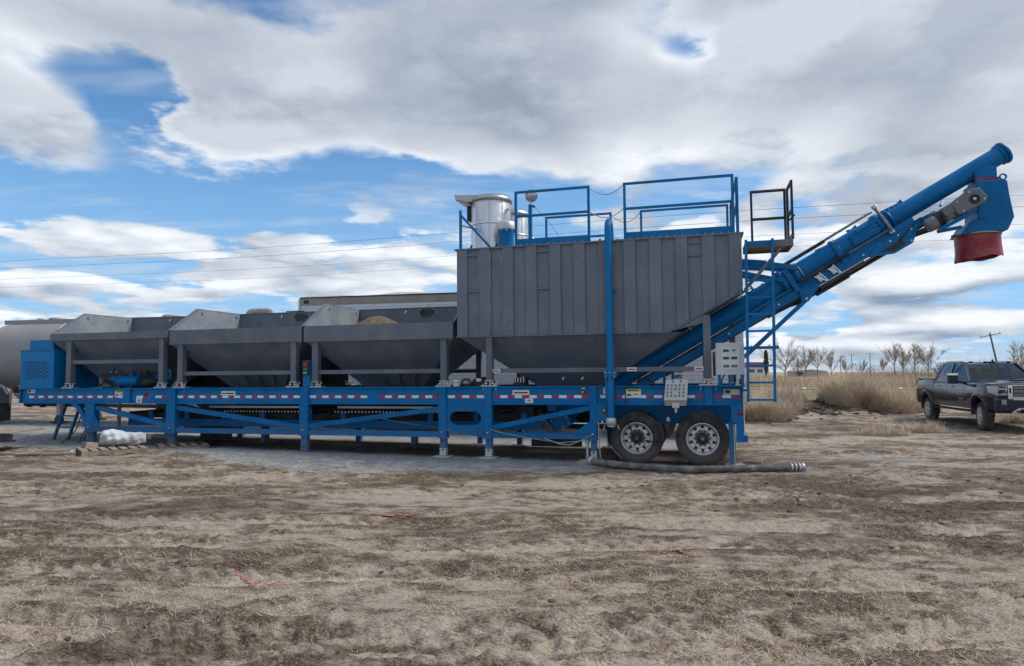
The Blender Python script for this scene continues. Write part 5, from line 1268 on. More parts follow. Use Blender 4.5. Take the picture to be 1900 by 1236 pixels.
blk = MB().prism([(-0.14, 0), (0.14, 0), (0.13, 0.12), (-0.10, 0.14)], -0.09, 0.09).build('timber_block', M['wood'], bevel=0.008); blk.location = (-8.98, 14.62, pz+0.10); blk.rotation_euler = (0, 0, R(60))
tag(blk, 'squat timber block on the pallet at the mouth of the white roll', 'timber')
rl = MB(); n = 22; L = 30; pts = []
for i in range(L+1):
    t = i/L; sag = 0.02*math.sin(t*9) + 0.025*math.sin(t*4+1)
    for k in range(n):
        a = 2*math.pi*k/n; r_ = (0.185 + 0.028*math.sin(a*3+t*9) + 0.018*math.sin(a*7+t*13) + 0.012*math.sin(a*2-t*31))*(1-0.35*max(0, t-0.75)/0.25 - 0.08*(t < 0.06))
        pts.append((-0.68+1.36*t + 0.05*math.sin(a)*(i == 0), r_*1.15*math.cos(a), 0.155+sag + r_*0.85*math.sin(a)))
rl.add(pts, [(i*n+k, i*n+(k+1)%n, (i+1)*n+(k+1)%n, (i+1)*n+k) for i in range(L) for k in range(n)], True)
rl.add([(-0.68+1.36*1.0, 0.02, 0.16), (0.78, 0.10, 0.10), (0.86, 0.02, 0.22), (0.74, -0.06, 0.24)], [(0,1,2,3)], True)
ro = rl.build('rolled_sheet', M['cloth']); ro.location = (-8.50, 15.05, pz+0.125); ro.rotation_euler = (0, 0, R(25)); ro.scale = (0.64, 0.95, 0.95); tag(ro, 'crumpled white woven sheet rolled up on the pallet', 'sheet')
rg = MB()
pts = []
for i in range(9):
    for k in range(7): pts.append((-0.3+0.6*i/8, -0.2+0.4*k/6, 0.02+0.05*float(vnoise(np.array([i*0.9]), np.array([k*0.8]), 3)[0])))
rg.add(pts, [(i*7+k, i*7+k+1, (i+1)*7+k+1, (i+1)*7+k) for i in range(8) for k in range(6)], True)
ra = rg.build('plastic_rag', M['cloth']); ra.location = (-9.05, 14.75, gz(-9.05, 14.75)); tag(ra, 'flat scrap of white plastic left of the pallet', 'plastic scrap')
for k, (x, y, a, l_, lb) in enumerate(((-9.6, 14.2, 0.3, 1.1, 'left of the pallet'), (-9.0, 15.3, -0.1, 0.9, 'behind the white plastic scrap'), (-10.4, 14.3, 0.15, 1.4, 'nearest the left edge'), (-6.7, 16.6, 0.1, 1.8, 'beside the second plant leg'))):
    b_ = MB().box(-l_/2, l_/2, -0.06, 0.06, 0, 0.045).build('loose_plank', M['wood'] if k < 3 else M['black'], bevel=0.004); b_.location = (x, y, gz(x, y)); b_.rotation_euler = (0.0, 0.02, a)
    tag(b_, ('grey weathered plank lying on the ground ' if k < 3 else 'dark plank lying on the ground ') + lb, 'plank', 'loose planks near the nose')
# orange plastic strips in the foreground
def strip(name, pts, wd, label):
    m = MB(); vs = []
    dn = []
    for i in range(len(pts)-1):
        for k in range(8): t = k/8; dn.append((pts[i][0]+(pts[i+1][0]-pts[i][0])*t, pts[i][1]+(pts[i+1][1]-pts[i][1])*t))
    dn.append(pts[-1])
    for i, p in enumerate(dn):
        a = dn[max(i-1,0)]; b = dn[min(i+1,len(dn)-1)]; d = Vector((b[0]-a[0], b[1]-a[1])).normalized(); nn = Vector((-d.y, d.x))
        z = gz(p[0], p[1]) + 0.020 + 0.004*math.sin(i*1.7); w_ = wd*(0.8+0.2*math.sin(i*1.3+1))
        for s_, dz_ in ((-1, 0.0), (1, 0.006)): vs.append((p[0]+nn.x*w_*s_, p[1]+nn.y*w_*s_, z+dz_*math.sin(i)))
    m.add(vs, [(2*i, 2*i+1, 2*i+3, 2*i+2) for i in range(len(dn)-1)], True)
    o = m.build(name, M['orange']); s = o.modifiers.new('thick', 'SOLIDIFY'); s.thickness = 0.003; tag(o, label, 'plastic strip'); return o
strip('orange_strip', [(-1.58, 8.30), (-1.45, 8.22), (-1.42, 8.34), (-1.30, 8.28), (-1.18, 8.36)], 0.030, 'crumpled faded orange strip nearest to the plant')
strip('orange_strip', [(1.30, 6.78), (1.42, 6.72), (1.52, 6.62), (1.60, 6.55), (1.66, 6.42), (1.74, 6.38)], 0.016, 'torn orange strip right of the middle of the yard')
strip('orange_strip', [(-2.36, 5.93), (-2.24, 5.86), (-2.18, 5.74), (-2.02, 5.70), (-1.84, 5.68), (-1.95, 5.62), (-2.06, 5.55), (-2.10, 5.50)], 0.008, 'thin looped orange strip in the left foreground')

# ------------------------------------------------------------------ pneumatic tank trailer behind the left end
def side_frame(name, u, v, label, cat):
    p = PO + Vector((u*math.cos(PSI)+v*math.sin(PSI), -u*math.sin(PSI)+v*math.cos(PSI), 0)); o = empty(name, p, (0, 0, -PSI)); return tag(o, label, cat)
tk = side_frame('tank_trailer', -17.2, 5.3, 'dull silver pneumatic tank trailer parked behind the left end of the plant', 'tank trailer')
TX0, TX1, TR, TZ = -6.10, 4.9, 1.20, 2.30
prof = [(0.0, TX0-0.34), (0.55, TX0-0.27), (0.95, TX0-0.09), (1.14, TX0+0.14), (TR, TX0+0.40), (TR, TX0+0.42)]
prof += [(TR, TX0+0.42 + k*(TX1-TX0-0.84)/16) for k in range(1, 17)] + [(1.14, TX1-0.14), (0.95, TX1+0.09), (0.55, TX1+0.27), (0.0, TX1+0.34)]
tank = MB().lathe(prof, (0, 0, TZ), (1,0,0), 48).build('tank_shell', M['tank'], tk)
for x in (TX0+0.42, TX0+2.9, TX1-2.9, TX1-0.42): MB().lathe([(TR-0.01, -0.03), (TR+0.022, -0.02), (TR+0.022, 0.02), (TR-0.01, 0.03)], (x, 0, TZ), (1,0,0), 48).build('stiffening_ring', M['tank'], tank)
B(TX0+0.2, TX1-0.3, -0.55, -0.50, TZ+1.06, TZ+1.20).build('walkway_kerb', M['tank'], tank); B(TX0+0.2, TX1-0.3, -0.50, 0.45, TZ+1.13, TZ+1.17).build('walkway', M['galv'], tank)
for x in (-4.15, -1.75, 0.55, 2.5):
    hcol = MB().lathe([(0.27, 0.0), (0.27, 0.08), (0.31, 0.085), (0.31, 0.12), (0.22, 0.16), (0.0, 0.17)], (x, 0, TZ+1.15), (0,0,1), 18).build('manhole', M['tarp'], tk)
    for k in range(5): MB().bar((x+0.3*math.cos(k*1.25), 0.3*math.sin(k*1.25), TZ+1.10), (x+0.3*math.cos(k*1.25), 0.3*math.sin(k*1.25), TZ+1.24), 0.04, 0.04).build('clamp', M['rod'], hcol)
B(-4.90, -4.78, -0.2, -0.05, TZ+1.17, TZ+1.29).build('vent_cap', M['rod'], tk)
MB().lathe([(0.0,0.0),(0.15,0.02),(0.18,0.1),(0.18,0.28),(0.1,0.36),(0,0.38)], (-5.25, -0.3, TZ+0.86), (0,0.2,1), 14).build('blow_off_valve', M['tarp'], tk)
MB().path([(3.55, -0.2, TZ+1.0), (3.55, -0.2, TZ+1.22), (3.62, -0.2, TZ+1.31), (3.75, -0.2, TZ+1.34), (4.25, -0.2, TZ+1.34), (4.38, -0.2, TZ+1.31), (4.44, -0.2, TZ+1.22), (4.44, -0.2, TZ+0.85)], 0.085, 12).build('crossover_pipe', M['tarp'], tk)
for (a, b) in (((4.9, -0.3, TZ+1.05), (5.8, -0.3, TZ+1.05)), ((5.0, -0.3, TZ+1.28), (5.6, -0.3, TZ+1.28)), ((5.0, -0.3, TZ+1.05), (5.0, -0.3, TZ+1.28)), ((5.6, -0.3, TZ+1.28), (5.8, -0.3, TZ+1.05))): MB().tube(a, b, 0.018, n=6).build('hand_rail', M['black'], tk)
for x in (-3.1, 0.2, 3.2):
    MB().lathe([(0.95, 0.0), (0.16, -0.85), (0.12, -1.05)], (x, 0, TZ-0.62), (0,0,1), 28).build('discharge_cone', M['tank'], tk)
    MB().lathe([(0.12, 0.0), (0.17, 0.0), (0.17, -0.16), (0.1, -0.2)], (x, 0, TZ-1.60), (0,0,1), 14).build('butterfly_valve', M['dark'], tk)
MB().tube((-5.4, -0.1, 0.62), (4.2, -0.1, 0.62), 0.06, n=10).build('discharge_line', M['dark'], tk)
for x in (-5.2, -4.6, -3.1, 0.2): MB().tube((x-0.08, -0.1, 0.62), (x+0.08, -0.1, 0.62), 0.10, n=10).build('line_coupling', M['dark'], tk)
for v in (-0.45, 0.45): B(-5.5, 4.5, v-0.04, v+0.04, 1.02, 1.16).build('chassis_rail', M['dark'], tk)
for x in (-1.6, 1.9): MB().bar((x, -0.45, 1.0), (x-0.9, -0.45, 0.75), 0.05, 0.05).build('chassis_stay', M['dark'], tk)
for v in (-0.75, 0.75):
    B(-3.20, -3.06, v-0.06, v+0.06, 0.30, 1.15).build('landing_leg', M['tank'], tk); B(-3.36, -2.90, v-0.14, v+0.14, 0.06, 0.12).build('landing_foot', M['dark'], tk)
    MB().prism([(-3.27, 0.12), (-2.99, 0.12), (-3.06, 0.32), (-3.20, 0.32)], v-0.07, v+0.07).build('landing_foot', M['dark'], tk)
B(-4.35, -3.0, -0.9, -0.2, 0.72, 1.05).build('under_box', M['dark'], tk)
for k in range(4): MB().path([(-4.9+k*0.12, -0.95, 1.1), (-4.7+k*0.1, -0.95, 0.9), (-4.5+k*0.12, -0.95, 0.78)], 0.02, 6).build('air_hose', M['cable'], tk)
MB().bar((-4.95, -0.7, 1.3), (-4.60, -0.6, 0.75), 0.06, 0.06).build('stay', M['tarp'], tk)
# mudguard at the left end
MB().prism(arc(-6.0, 0.55, 0.66, 150, 12, 14) + arc(-6.0, 0.55, 0.70, 12, 150, 14), -1.25, -0.65).build('mudguard', M['rod'], tk)
B(-5.36, -5.33, -1.25, -0.65, 0.10, 0.72).build('mud_flap', M['black'], tk)
MB().path([(-5.6, -1.1, 1.9), (-5.5, -1.15, 1.5), (-5.35, -1.15, 1.3), (-5.05, -1.15, 1.25), (-4.85, -1.15, 1.0)], 0.05, 8).build('side_pipe', M['tank'], tk)
B(-5.10, -5.06, -0.9, -0.86, 0.6, 1.2).build('flap_hanger', M['rod'], tk)
m = MB(); plate(m, [(-5.72, -1.12, 1.62), (-5.52, -1.12, 1.82), (-5.50, -1.12, 2.02), (-5.74, -1.12, 2.02), (-5.78, -1.12, 1.86)], (0,1,0), 0.01); m.build('placard_holder', M['white'], tk)
for k in range(6): MB().bar((-5.74+k*0.03, -1.06, 2.42-k*0.07), (-5.70+k*0.03, -1.06, 2.40-k*0.07), 0.05, 0.03).build('step_tread', M['dark'], tk)
def plain_wheel(par, x, y, z, r=0.5):
    t = inst('wheel', WT, par, (x, y, z)); inst('rim', WR, t); return t
for x in (-6.0, 2.4, 3.6): plain_wheel(tk, x, -1.2, 0.495)
# stay pipe and dark chassis seen further right
MB().path([(4.2, -0.6, 0.36), (6.5, -0.7, 0.20), (9.0, -0.6, 0.16), (11.0, -0.7, 0.15)], 0.085, 10).build('delivery_hose', M['hose'], tk)

# ------------------------------------------------------------------ white grain trailer behind the middle
gt = side_frame('grain_trailer', -5.35, 6.45, 'white ribbed-side grain trailer with brown top rail behind the silo', 'trailer')
GL, GR, GZ0, GZ1 = -6.50, 6.42, 1.25, 3.78
body = B(GL, GR, -1.235, 1.22, GZ0, GZ1+0.02).build('trailer_body', M['trailerw'], gt)
npk = 26; ph = (GZ1-GZ0)/npk
plank = MB().prism([(0, 0), (GR-GL, 0), (GR-GL, ph-0.012), (0, ph-0.012)], -0.016, 0.0).mesh('side_plank', M['trailerw'])
for k in range(npk):
    inst('side_plank', plank, gt, (GL, -1.2355, GZ0+k*ph+0.003))
B(GL-0.01, GR+0.01, -1.27, -1.236, GZ1+0.001, GZ1+0.21).build('top_rail', M['rust'], gt)
B(GL-0.01, GR+0.01, 1.236, 1.27, GZ1+0.001, GZ1+0.21).build('top_rail', M['rust'], gt)
B(GL-0.012, GR+0.012, -1.285, -1.20, GZ1+0.212, GZ1+0.245).build('rail_cap', M['black'], gt)
tp = []; n = 60
for i in range(n+1):
    x = GL + (GR-GL)*i/n; z = 0.05 + 0.05*float(vnoise(np.array([i*0.35]), np.array([0.5]), 9)[0]) + 0.03*math.sin(i*0.5)
    tp.append([(x, -1.23, GZ1+0.246), (x, -0.9, GZ1+0.246+z), (x, -0.2, GZ1+0.26+z*1.2), (x, 0.6, GZ1+0.25+z), (x, 1.25, GZ1+0.246)])
m = MB(); m.add([p for r_ in tp for p in r_], [(i*5+k, i*5+k+1, (i+1)*5+k+1, (i+1)*5+k) for i in range(n) for k in range(4)], True); m.build('roll_tarp', M['tarp'], gt)
B(GL-0.06, GL-0.012, -1.28, -1.18, GZ0, GZ1+0.2).build('corner_post', M['white'], gt)
sticker(GL+0.12, GL+0.30, GZ1+0.05, GZ1+0.15, 'ink', (), gt, -1.268)
B(GL+4.2, GL+4.21, -1.275, -1.255, GZ1-0.28, GZ1-0.05).build('side_seam', M['rod'], gt)
for a, b in ((GL+0.4, GL+3.4), (GL+4.2, GL+7.2), (GL+8.4, GR-0.5)):
    c = (a+b)/2
    MB().add([(a,-1.2,GZ0),(b,-1.2,GZ0),(b,1.2,GZ0),(a,1.2,GZ0),(c-0.4,-0.3,0.65),(c+0.4,-0.3,0.65),(c+0.4,0.3,0.65),(c-0.4,0.3,0.65)], [(0,1,5,4),(1,2,6,5),(2,3,7,6),(3,0,4,7)]).build('belly_hopper', M['trailerw'], gt)
for v in (-1.1, 1.1): B(GL, GR, v-0.06, v+0.06, 1.08, GZ0-0.002).build('side_sill', M['dark'], gt)
for x in (GR-2.2, GR-0.95): plain_wheel(gt, x, -1.2, 0.495)

text('lettering', '1231', 0.125, M['ink'], gt, (4.80, -1.2575, 1.765), (math.pi/2, 0, 0), 0.004)
text('lettering', '6E2', 0.125, M['ink'], gt, (4.78, -1.2575, 1.615), (math.pi/2, 0, 0), 0.004)
B(6.30, 6.38, -1.262, -1.256, 1.42, 1.56).build('side_marking', M['ink'], gt); B(5.62, 5.66, -1.262, -1.256, 1.46, 1.58).build('side_marking', M['ink'], gt)
MB().bar((GR-6.35, -0.6, GZ1+0.55), (GR-5.95, -0.6, GZ1+0.55), 0.30, 0.05, (0,0,1)).build('hatch_lid', M['dark'], gt)
MB().tube((GR-6.15, -0.6, GZ1+0.22), (GR-6.15, -0.6, GZ1+0.54), 0.03, n=8).build('hatch_post', M['dark'], gt)

# ------------------------------------------------------------------ flat trailer cut by the left edge
uz = gz(-11.3, 15.0)
ut = empty('utility_trailer', (-11.55, 15.2, uz-0.12), (0, 0, R(4))); tag(ut, 'small flat trailer with dark fender entering at the left edge', 'utility trailer')
B(-1.6, 0.86, -0.62, -0.50, 0.36, 0.52).build('bed_beam', M['dark'], ut); B(-1.6, 0.80, -0.60, 0.6, 0.525, 0.55).build('deck', M['wood'], ut)
MB().prism([(0.86, 0.40), (1.12, 0.46), (1.12, 0.50), (0.86, 0.54)], -0.60, -0.5).build('tongue_end', M['rod'], ut)
MB().prism([(-0.9, 0.56), (0.42, 0.56), (0.30, 0.80), (-0.75, 0.80)], -0.95, -0.66).build('fender', M['guardteal'], ut, bevel=0.02)
MB().lathe([(0.20, 0.0), (0.30, -0.01), (0.345, 0.03), (0.345, 0.15), (0.30, 0.19), (0.20, 0.18)], (0.0, -0.92, 0.455), (0,1,0), 28).build('tyre', M['rubber'], ut)
MB().lathe([(0.0, 0.05), (0.12, 0.04), (0.20, 0.01), (0.205, 0.02)], (0.0, -0.92, 0.455), (0,1,0), 20).build('rim', M['galv'], ut)

# ------------------------------------------------------------------ pickup truck
HEAD = math.atan2(-0.974, -0.2245)
fx_, fy_ = math.cos(HEAD), math.sin(HEAD); lx_, ly_ = -fy_, fx_
WB = 4.30; FW = 1.95                         # wheelbase, front axle ahead of origin
cx_ = 14.22 + lx_*0.92 - fx_*FW; cy_ = 20.76 + ly_*0.92 - fy_*FW
tz = min(gz(14.2, 20.8), gz(15.2, 25.0)) + 0.01
truck = empty('pickup_truck', (cx_, cy_, tz), (0, 0, HEAD)); tag(truck, 'dark blue crew cab pickup truck parked at the right edge of the yard', 'pickup truck')
RW = FW-WB; WRD = 0.425
XF, XR = 2.86, -3.42
def ztop(x): return np.where(x < -1.62, 1.40, np.where(x < 1.20, 1.335, 1.335 - 0.06*((x-1.20)/1.66)**2))
def half(x, t):
    y = 0.955 + 0.065*np.sin(np.clip(t, 0, 1)*math.pi*0.85 + 0.35)
    y = y - 0.03*smooth(0.9, 1.0, t) - 0.17*smooth(2.30, XF, x)**1.6 - 0.02*smooth(-3.2, XR, x)
    y = y + 0.045*np.exp(-((x-FW)/0.62)**2)*smooth(0.2, 0.6, t) + 0.045*np.exp(-((x-RW)/0.62)**2)*smooth(0.2, 0.6, t)
    return y
xs = np.linspace(XR, XF, 150); tsn = np.linspace(0, 1, 26)
for s_ in (-1, 1):
    m = MB(); vs = []
    for x in xs:
        for t in tsn:
            z = 0.52 + (float(ztop(np.array(x)))-0.52)*t
            vs.append((x, s_*float(half(np.array(x), np.array(t))), z))
    fs = []; nt = len(tsn)
    for i in range(len(xs)-1):
        for k in range(nt-1):
            cxm = (xs[i]+xs[i+1])/2; czm = (vs[i*nt+k][2]+vs[i*nt+k+1][2])/2
            if any((cxm-wx)**2 + (czm-0.44)**2 < 0.505**2 for wx in (FW, RW)): continue
            fs.append((i*nt+k, (i+1)*nt+k, (i+1)*nt+k+1, i*nt+k+1))
    m.add(vs, fs, True); side = m.build('side_panel', M['carpaint'], truck)
    for wx in (FW, RW):
        ar = []
        for k in range(25):
            a = R(-12 + 204*k/24); xx = wx+0.50*math.cos(a); zz = 0.44+0.50*math.sin(a)
            t = np.clip((zz-0.52)/(1.33-0.52), 0, 1); yy = float(half(np.array(xx), t))
            ar.append((xx, s_*(yy+0.012), zz))
        m = MB(); vs = []
        for k, p in enumerate(ar):
            a = R(-12 + 204*k/24); c_, s2 = math.cos(a), math.sin(a)
            vs += [(p[0]+0.075*c_, p[1]-s_*0.012, p[2]+0.075*s2), (p[0]+0.05*c_, p[1]+s_*0.022, p[2]+0.05*s2), (p[0]-0.012*c_, p[1]+s_*0.018, p[2]-0.012*s2), (p[0]-0.012*c_, p[1]-s_*0.22, p[2]-0.012*s2)]
        m.add(vs, [(4*k+j, 4*k+j+1, 4*k+j+5, 4*k+j+4) for k in range(24) for j in range(3)], True); m.build('arch_flare', M['carpaint'], side)
    for xg in (-1.60, -0.42, 0.92):      # door and bed gaps
        m = MB()
        for k in range(12):
            z0 = 0.56+k*0.0645; z1 = z0+0.0645
            y0 = float(half(np.array(xg), np.array((z0-0.52)/0.815))); y1 = float(half(np.array(xg), np.array((z1-0.52)/0.815)))
            m.quad((xg-0.008, s_*(y0+0.002), z0), (xg+0.008, s_*(y0+0.002), z0), (xg+0.008, s_*(y1+0.002), z1), (xg-0.008, s_*(y1+0.002), z1))
        m.build('door_gap', M['ink'], side)
    for xg in (-1.30, -0.16):
        B(xg, xg+0.20, *sorted((s_*1.005, s_*1.045)), 1.165, 1.20).build('door_handle', M['chrome'], side)
    B(-1.55, 1.25, *sorted((s_*0.86, s_*1.03)), 0.42, 0.475).build('side_step', M['carpaint'], side)
    MB().bar((0.55, s_*1.022, 0.80), (0.88, s_*1.022, 0.80), 0.03, 0.01).build('side_badge', M['chrome'], side)
    # mirrors
    mr = B(0.70, 0.88, *sorted((s_*1.13, s_*1.40)), 1.28, 1.60).build('mirror', M['plastic'], truck, bevel=0.03)
    B(0.70, 0.885, *sorted((s_*1.128, s_*1.402)), 1.53, 1.615).build('mirror_cap', M['chrome'], mr, bevel=0.02)
    MB().bar((0.82, s_*0.95, 1.31), (0.80, s_*1.16, 1.34), 0.09, 0.07, (0,0,1)).build('mirror_arm', M['plastic'], mr)
    # lamps
    MB().add([(2.896, s_*0.62, 0.98), (2.875, s_*0.86, 0.98), (2.62, s_*1.015, 1.05), (2.56, s_*1.02, 1.25), (2.83, s_*0.87, 1.255), (2.900, s_*0.62, 1.24)], [(0,1,4,5), (1,2,3,4)]).build('headlamp', M['lamp'], truck)
    for j in range(3): MB().lathe([(0.0, 0.004), (0.022, 0.010), (0.032, 0.022)], (2.900-j*0.008, s_*(0.665+j*0.072), 1.165), (1,0,0), 12).build('lamp_element', M['chrome'] if j != 1 else M['white'], truck)
    MB().add([(2.906, s_*0.63, 1.085), (2.886, s_*0.86, 1.085), (2.886, s_*0.86, 1.055), (2.906, s_*0.63, 1.055)], [(0,1,2,3)]).build('lamp_element', M['ink'], truck)
    MB().add([(2.625, s_*1.022, 1.09), (2.862, s_*0.876, 1.06), (2.862, s_*0.876, 1.035), (2.625, s_*1.022, 1.065)], [(0,1,2,3)]).build('lamp_element', M['amber'], truck)
    B(2.865, 2.912, *sorted((s_*0.49, s_*0.61)), 0.86, 1.27).build('lamp_surround', M['chrome'], truck, bevel=0.012)
    B(2.90, 2.915, *sorted((s_*0.53, s_*0.58)), 1.04, 1.20).build('lamp_inset', M['plastic'], truck)
    fg = B(2.90, 2.925, *sorted((s_*0.66, s_*0.80)), 0.70, 0.86).build('fog_lamp', M['plastic'], truck)
    for j in range(3): B(2.926, 2.934, *sorted((s_*(0.675+j*0.042), s_*(0.695+j*0.042))), 0.71, 0.85).build('fog_element', M['chrome'], fg)
    MB().add([(2.935, s_*0.56, 0.48), (2.935, s_*0.36, 0.62), (2.935, s_*0.05, 0.62), (2.935, s_*0.05, 0.585), (2.935, s_*0.34, 0.585), (2.935, s_*0.44, 0.51), (2.935, s_*0.30, 0.48)], [(0,1,2,3,4,5,6)]).build('tow_surround', M['chrome'], truck)
    MB().bar((2.90, s_*0.36, 0.54), (2.96, s_*0.36, 0.56), 0.03, 0.05).build('tow_hook', M['chrome'], truck)
    B(XR+0.0, XR+0.10, *sorted((s_*0.93, s_*0.995)), 0.98, 1.34).build('tail_lamp', M['taillamp'], truck)
# bonnet with scoop
m = MB(); nx_, ny_ = 24, 24; vs = []
for i in range(nx_+1):
    for k in range(ny_+1):
        x = 1.12 + (2.80-1.12)*i/nx_; y = -1 + 2*k/ny_
        hw = float(half(np.array(x), np.array(1.0))) + 0.004; yy = y*hw
        crown = 0.085*(1-abs(y)**4)*(1-0.55*(i/nx_)**3)
        ridge = 0.035*math.exp(-((abs(yy)-0.46)/0.09)**2)*(1-(i/nx_)**4)
        vs.append((x, yy, float(ztop(np.array(x))) + crown + ridge - 0.06*max(0, (i/nx_-0.85)/0.15)**2))
m.add(vs, [(i*(ny_+1)+k, (i+1)*(ny_+1)+k, (i+1)*(ny_+1)+k+1, i*(ny_+1)+k+1) for i in range(nx_) for k in range(ny_)], True)
bon = m.build('bonnet', M['carpaint'], truck)
B(2.42, 2.50, -0.36, 0.36, 1.385, 1.425).build('bonnet_scoop', M['plastic'], bon, bevel=0.008)
# nose, bumper, grille
MB().add([(2.80, -0.86, 1.30), (2.80, 0.86, 1.30), (2.885, 0.80, 1.22), (2.885, -0.80, 1.22), (2.87, -0.86, 0.90), (2.87, 0.86, 0.90)], [(0,1,2,3), (3,2,5,4)]).build('nose_panel', M['carpaint'], truck)
MB().prism([(2.58, 0.90), (2.90, 0.90), (2.93, 0.84), (2.93, 0.52), (2.86, 0.46), (2.58, 0.46)], -0.90, 0.90).build('front_bumper', M['carpaint'], truck, bevel=0.04, seg=3)
B(2.88, 2.902, -0.49, 0.49, 0.93, 1.26).build('grille', M['plastic'], truck)
for k in range(3):
    z = 0.965+k*0.098
    for j in range(22): MB().bar((2.908, -0.46+j*0.042, z), (2.908, -0.44+j*0.042, z+0.07), 0.014, 0.01).build('grille_fin', M['chrome'], truck) if j % 1 == 0 else None
for zz in ((0.905, 0.94), (1.25, 1.275)): B(2.885, 2.925, -0.52, 0.52, *zz).build('grille_surround', M['chrome'], truck, bevel=0.006)
MB().add([(2.928, -0.56, 0.90), (2.928, 0.56, 0.90), (2.928, 0.36, 0.80), (2.928, -0.36, 0.80)], [(0,1,2,3)]).build('grille_lip', M['chrome'], truck)
# cab
b0, b1 = 0.965, 0.955
roof = [(0.40, 0.70, 1.93), (0.10, 0.735, 1.975), (-0.95, 0.735, 1.985), (-1.38, 0.70, 1.95)]
belt = [(1.20, 0.93, 1.335), (0.55, 0.965, 1.335), (-1.10, 0.965, 1.335), (-1.60, 0.945, 1.335)]
m = MB(); vs = []
nseg = 9
for s_ in (-1, 1):
    for p in roof: vs.append((p[0], s_*p[1], p[2]))
m.add(vs, [(0,4,5,1), (1,5,6,2), (2,6,7,3)], True)
m.add([(x, y, z+0.035) for (x, y, z) in [(0.30, -0.5, 1.945), (0.30, 0.5, 1.945), (-1.25, 0.5, 1.965), (-1.25, -0.5, 1.965)]] + vs, [(0,1,2,3), (4,8,1,0), (8,9,1), (9,10,2,1), (10,11,2), (11,7,3,2), (7,6,3), (6,5,0,3), (5,4,0)], True)
cab = m.build('cab_roof', M['carpaint'], truck)
def pillar(a, b, ta, tb, name='pillar'):
    MB().bar(a, b, ta, tb, (0,1,0)).build(name, M['carpaint'], cab)
for s_ in (-1, 1):
    F = lambda p: Vector((p[0], s_*p[1], p[2]))
    pillar(F(belt[0]), F(roof[0]), 0.075, 0.05); pillar(F((-0.42, 0.965, 1.335)), F((-0.42, 0.735, 1.98)), 0.10, 0.04); pillar(F(belt[3]), F(roof[3]), 0.16, 0.05)
    pillar(F(roof[0]), F(roof[1]), 0.06, 0.05); pillar(F(roof[1]), F(roof[2]), 0.06, 0.05); pillar(F(roof[2]), F(roof[3]), 0.06, 0.05)
    g = MB(); g.quad(F((1.10, 0.935, 1.34)), F((-0.38, 0.960, 1.34)), F((-0.38, 0.738, 1.955)), F((0.12, 0.733, 1.95)), F((0.36, 0.712, 1.915))); g.build('side_window', M['glass'], cab)
    g = MB(); g.quad(F((-0.46, 0.960, 1.34)), F((-1.52, 0.948, 1.34)), F((-1.34, 0.715, 1.93)), F((-0.95, 0.733, 1.955)), F((-0.46, 0.738, 1.955))); g.build('side_window', M['glass'], cab)
    MB().bar(F((1.15, 0.962, 1.335)), F((-1.60, 0.962, 1.335)), 0.02, 0.016).build('window_trim', M['chrome'], cab)
    MB().bar(F((-1.60, 0.96, 1.335)), F((-1.42, 0.735, 1.93)), 0.03, 0.012).build('window_trim', M['chrome'], cab)
g = MB(); g.quad((1.20, -0.92, 1.36), (1.32, 0.0, 1.375), (0.50, 0.0, 1.955), (0.40, -0.70, 1.915)); g.quad((1.32, 0.0, 1.375), (1.20, 0.92, 1.36), (0.40, 0.70, 1.915), (0.50, 0.0, 1.955)); g.build('windscreen', M['glass'], cab)
g = MB(); g.quad((-1.62, -0.90, 1.36), (-1.62, 0.90, 1.36), (-1.42, 0.68, 1.92), (-1.42, -0.68, 1.92)); g.build('rear_window', M['glass'], cab)
B(0.85, 1.25, -0.9, 0.9, 1.20, 1.34).build('dashboard', M['seat'], cab)
MB().bar((1.24, -0.9, 1.345), (1.24, 0.9, 1.345), 0.08, 0.03, (0,0,1)).build('wiper_cowl', M['plastic'], cab)
for x, ys in ((0.05, (-0.42, 0.42)), (-0.95, (-0.42, 0.42))):
    for y in ys:
        B(x-0.12, x+0.08, y-0.26, y+0.26, 0.9, 1.58).build('seat_back', M['seat'], cab, bevel=0.05); B(x-0.10, x+0.02, y-0.13, y+0.13, 1.60, 1.78).build('head_rest', M['seat'], cab, bevel=0.04)
MB().lathe([(0.17, -0.015), (0.19, 0.0), (0.17, 0.015)], (0.62, 0.40, 1.30), (0.9,0,-0.35), 20, closed=False).build('steering_wheel', M['plastic'], cab)
for y in (-0.55, -0.12, 0.12, 0.55, 0.0): B(0.26, 0.36, y-0.05, y+0.05, 1.975, 1.995).build('roof_lamp', M['plastic'], cab, bevel=0.006)
MB().lathe([(0.0,0.0),(0.03,0.0),(0.025,0.05),(0.0,0.09)], (-0.1, 0.25, 2.0), (0,0,1), 10).build('aerial', M['plastic'], cab)
# bed and underbody
B(-3.40, -1.66, -0.80, 0.80, 0.92, 0.95).build('bed_floor', M['plastic'], truck)
for s_ in (-1, 1): B(XR+0.01, -1.64, *sorted((s_*0.80, s_*0.985)), 1.385, 1.415).build('bed_rail', M['plastic'], truck, bevel=0.006); B(XR+0.01, -1.64, *sorted((s_*0.79, s_*0.80)), 0.95, 1.385).build('bed_wall', M['plastic'], truck)
B(XR-0.02, XR+0.05, -0.92, 0.92, 0.80, 1.40).build('tailgate', M['carpaint'], truck); B(-1.66, -1.60, -0.92, 0.92, 0.9, 1.40).build('bulkhead', M['carpaint'], truck)
B(XR-0.12, XR-0.02, -0.95, 0.95, 0.58, 0.78).build('rear_bumper', M['chrome'], truck)
B(-3.2, 2.6, -0.70, 0.70, 0.50, 0.90).build('underbody', M['plastic'], truck)
for (x0, x1) in ((FW-0.55, FW+0.55), (RW-0.55, RW+0.55)): B(x0, x1, -0.72, 0.72, 0.60, 1.20).build('wheel_tub', M['ink'], truck)
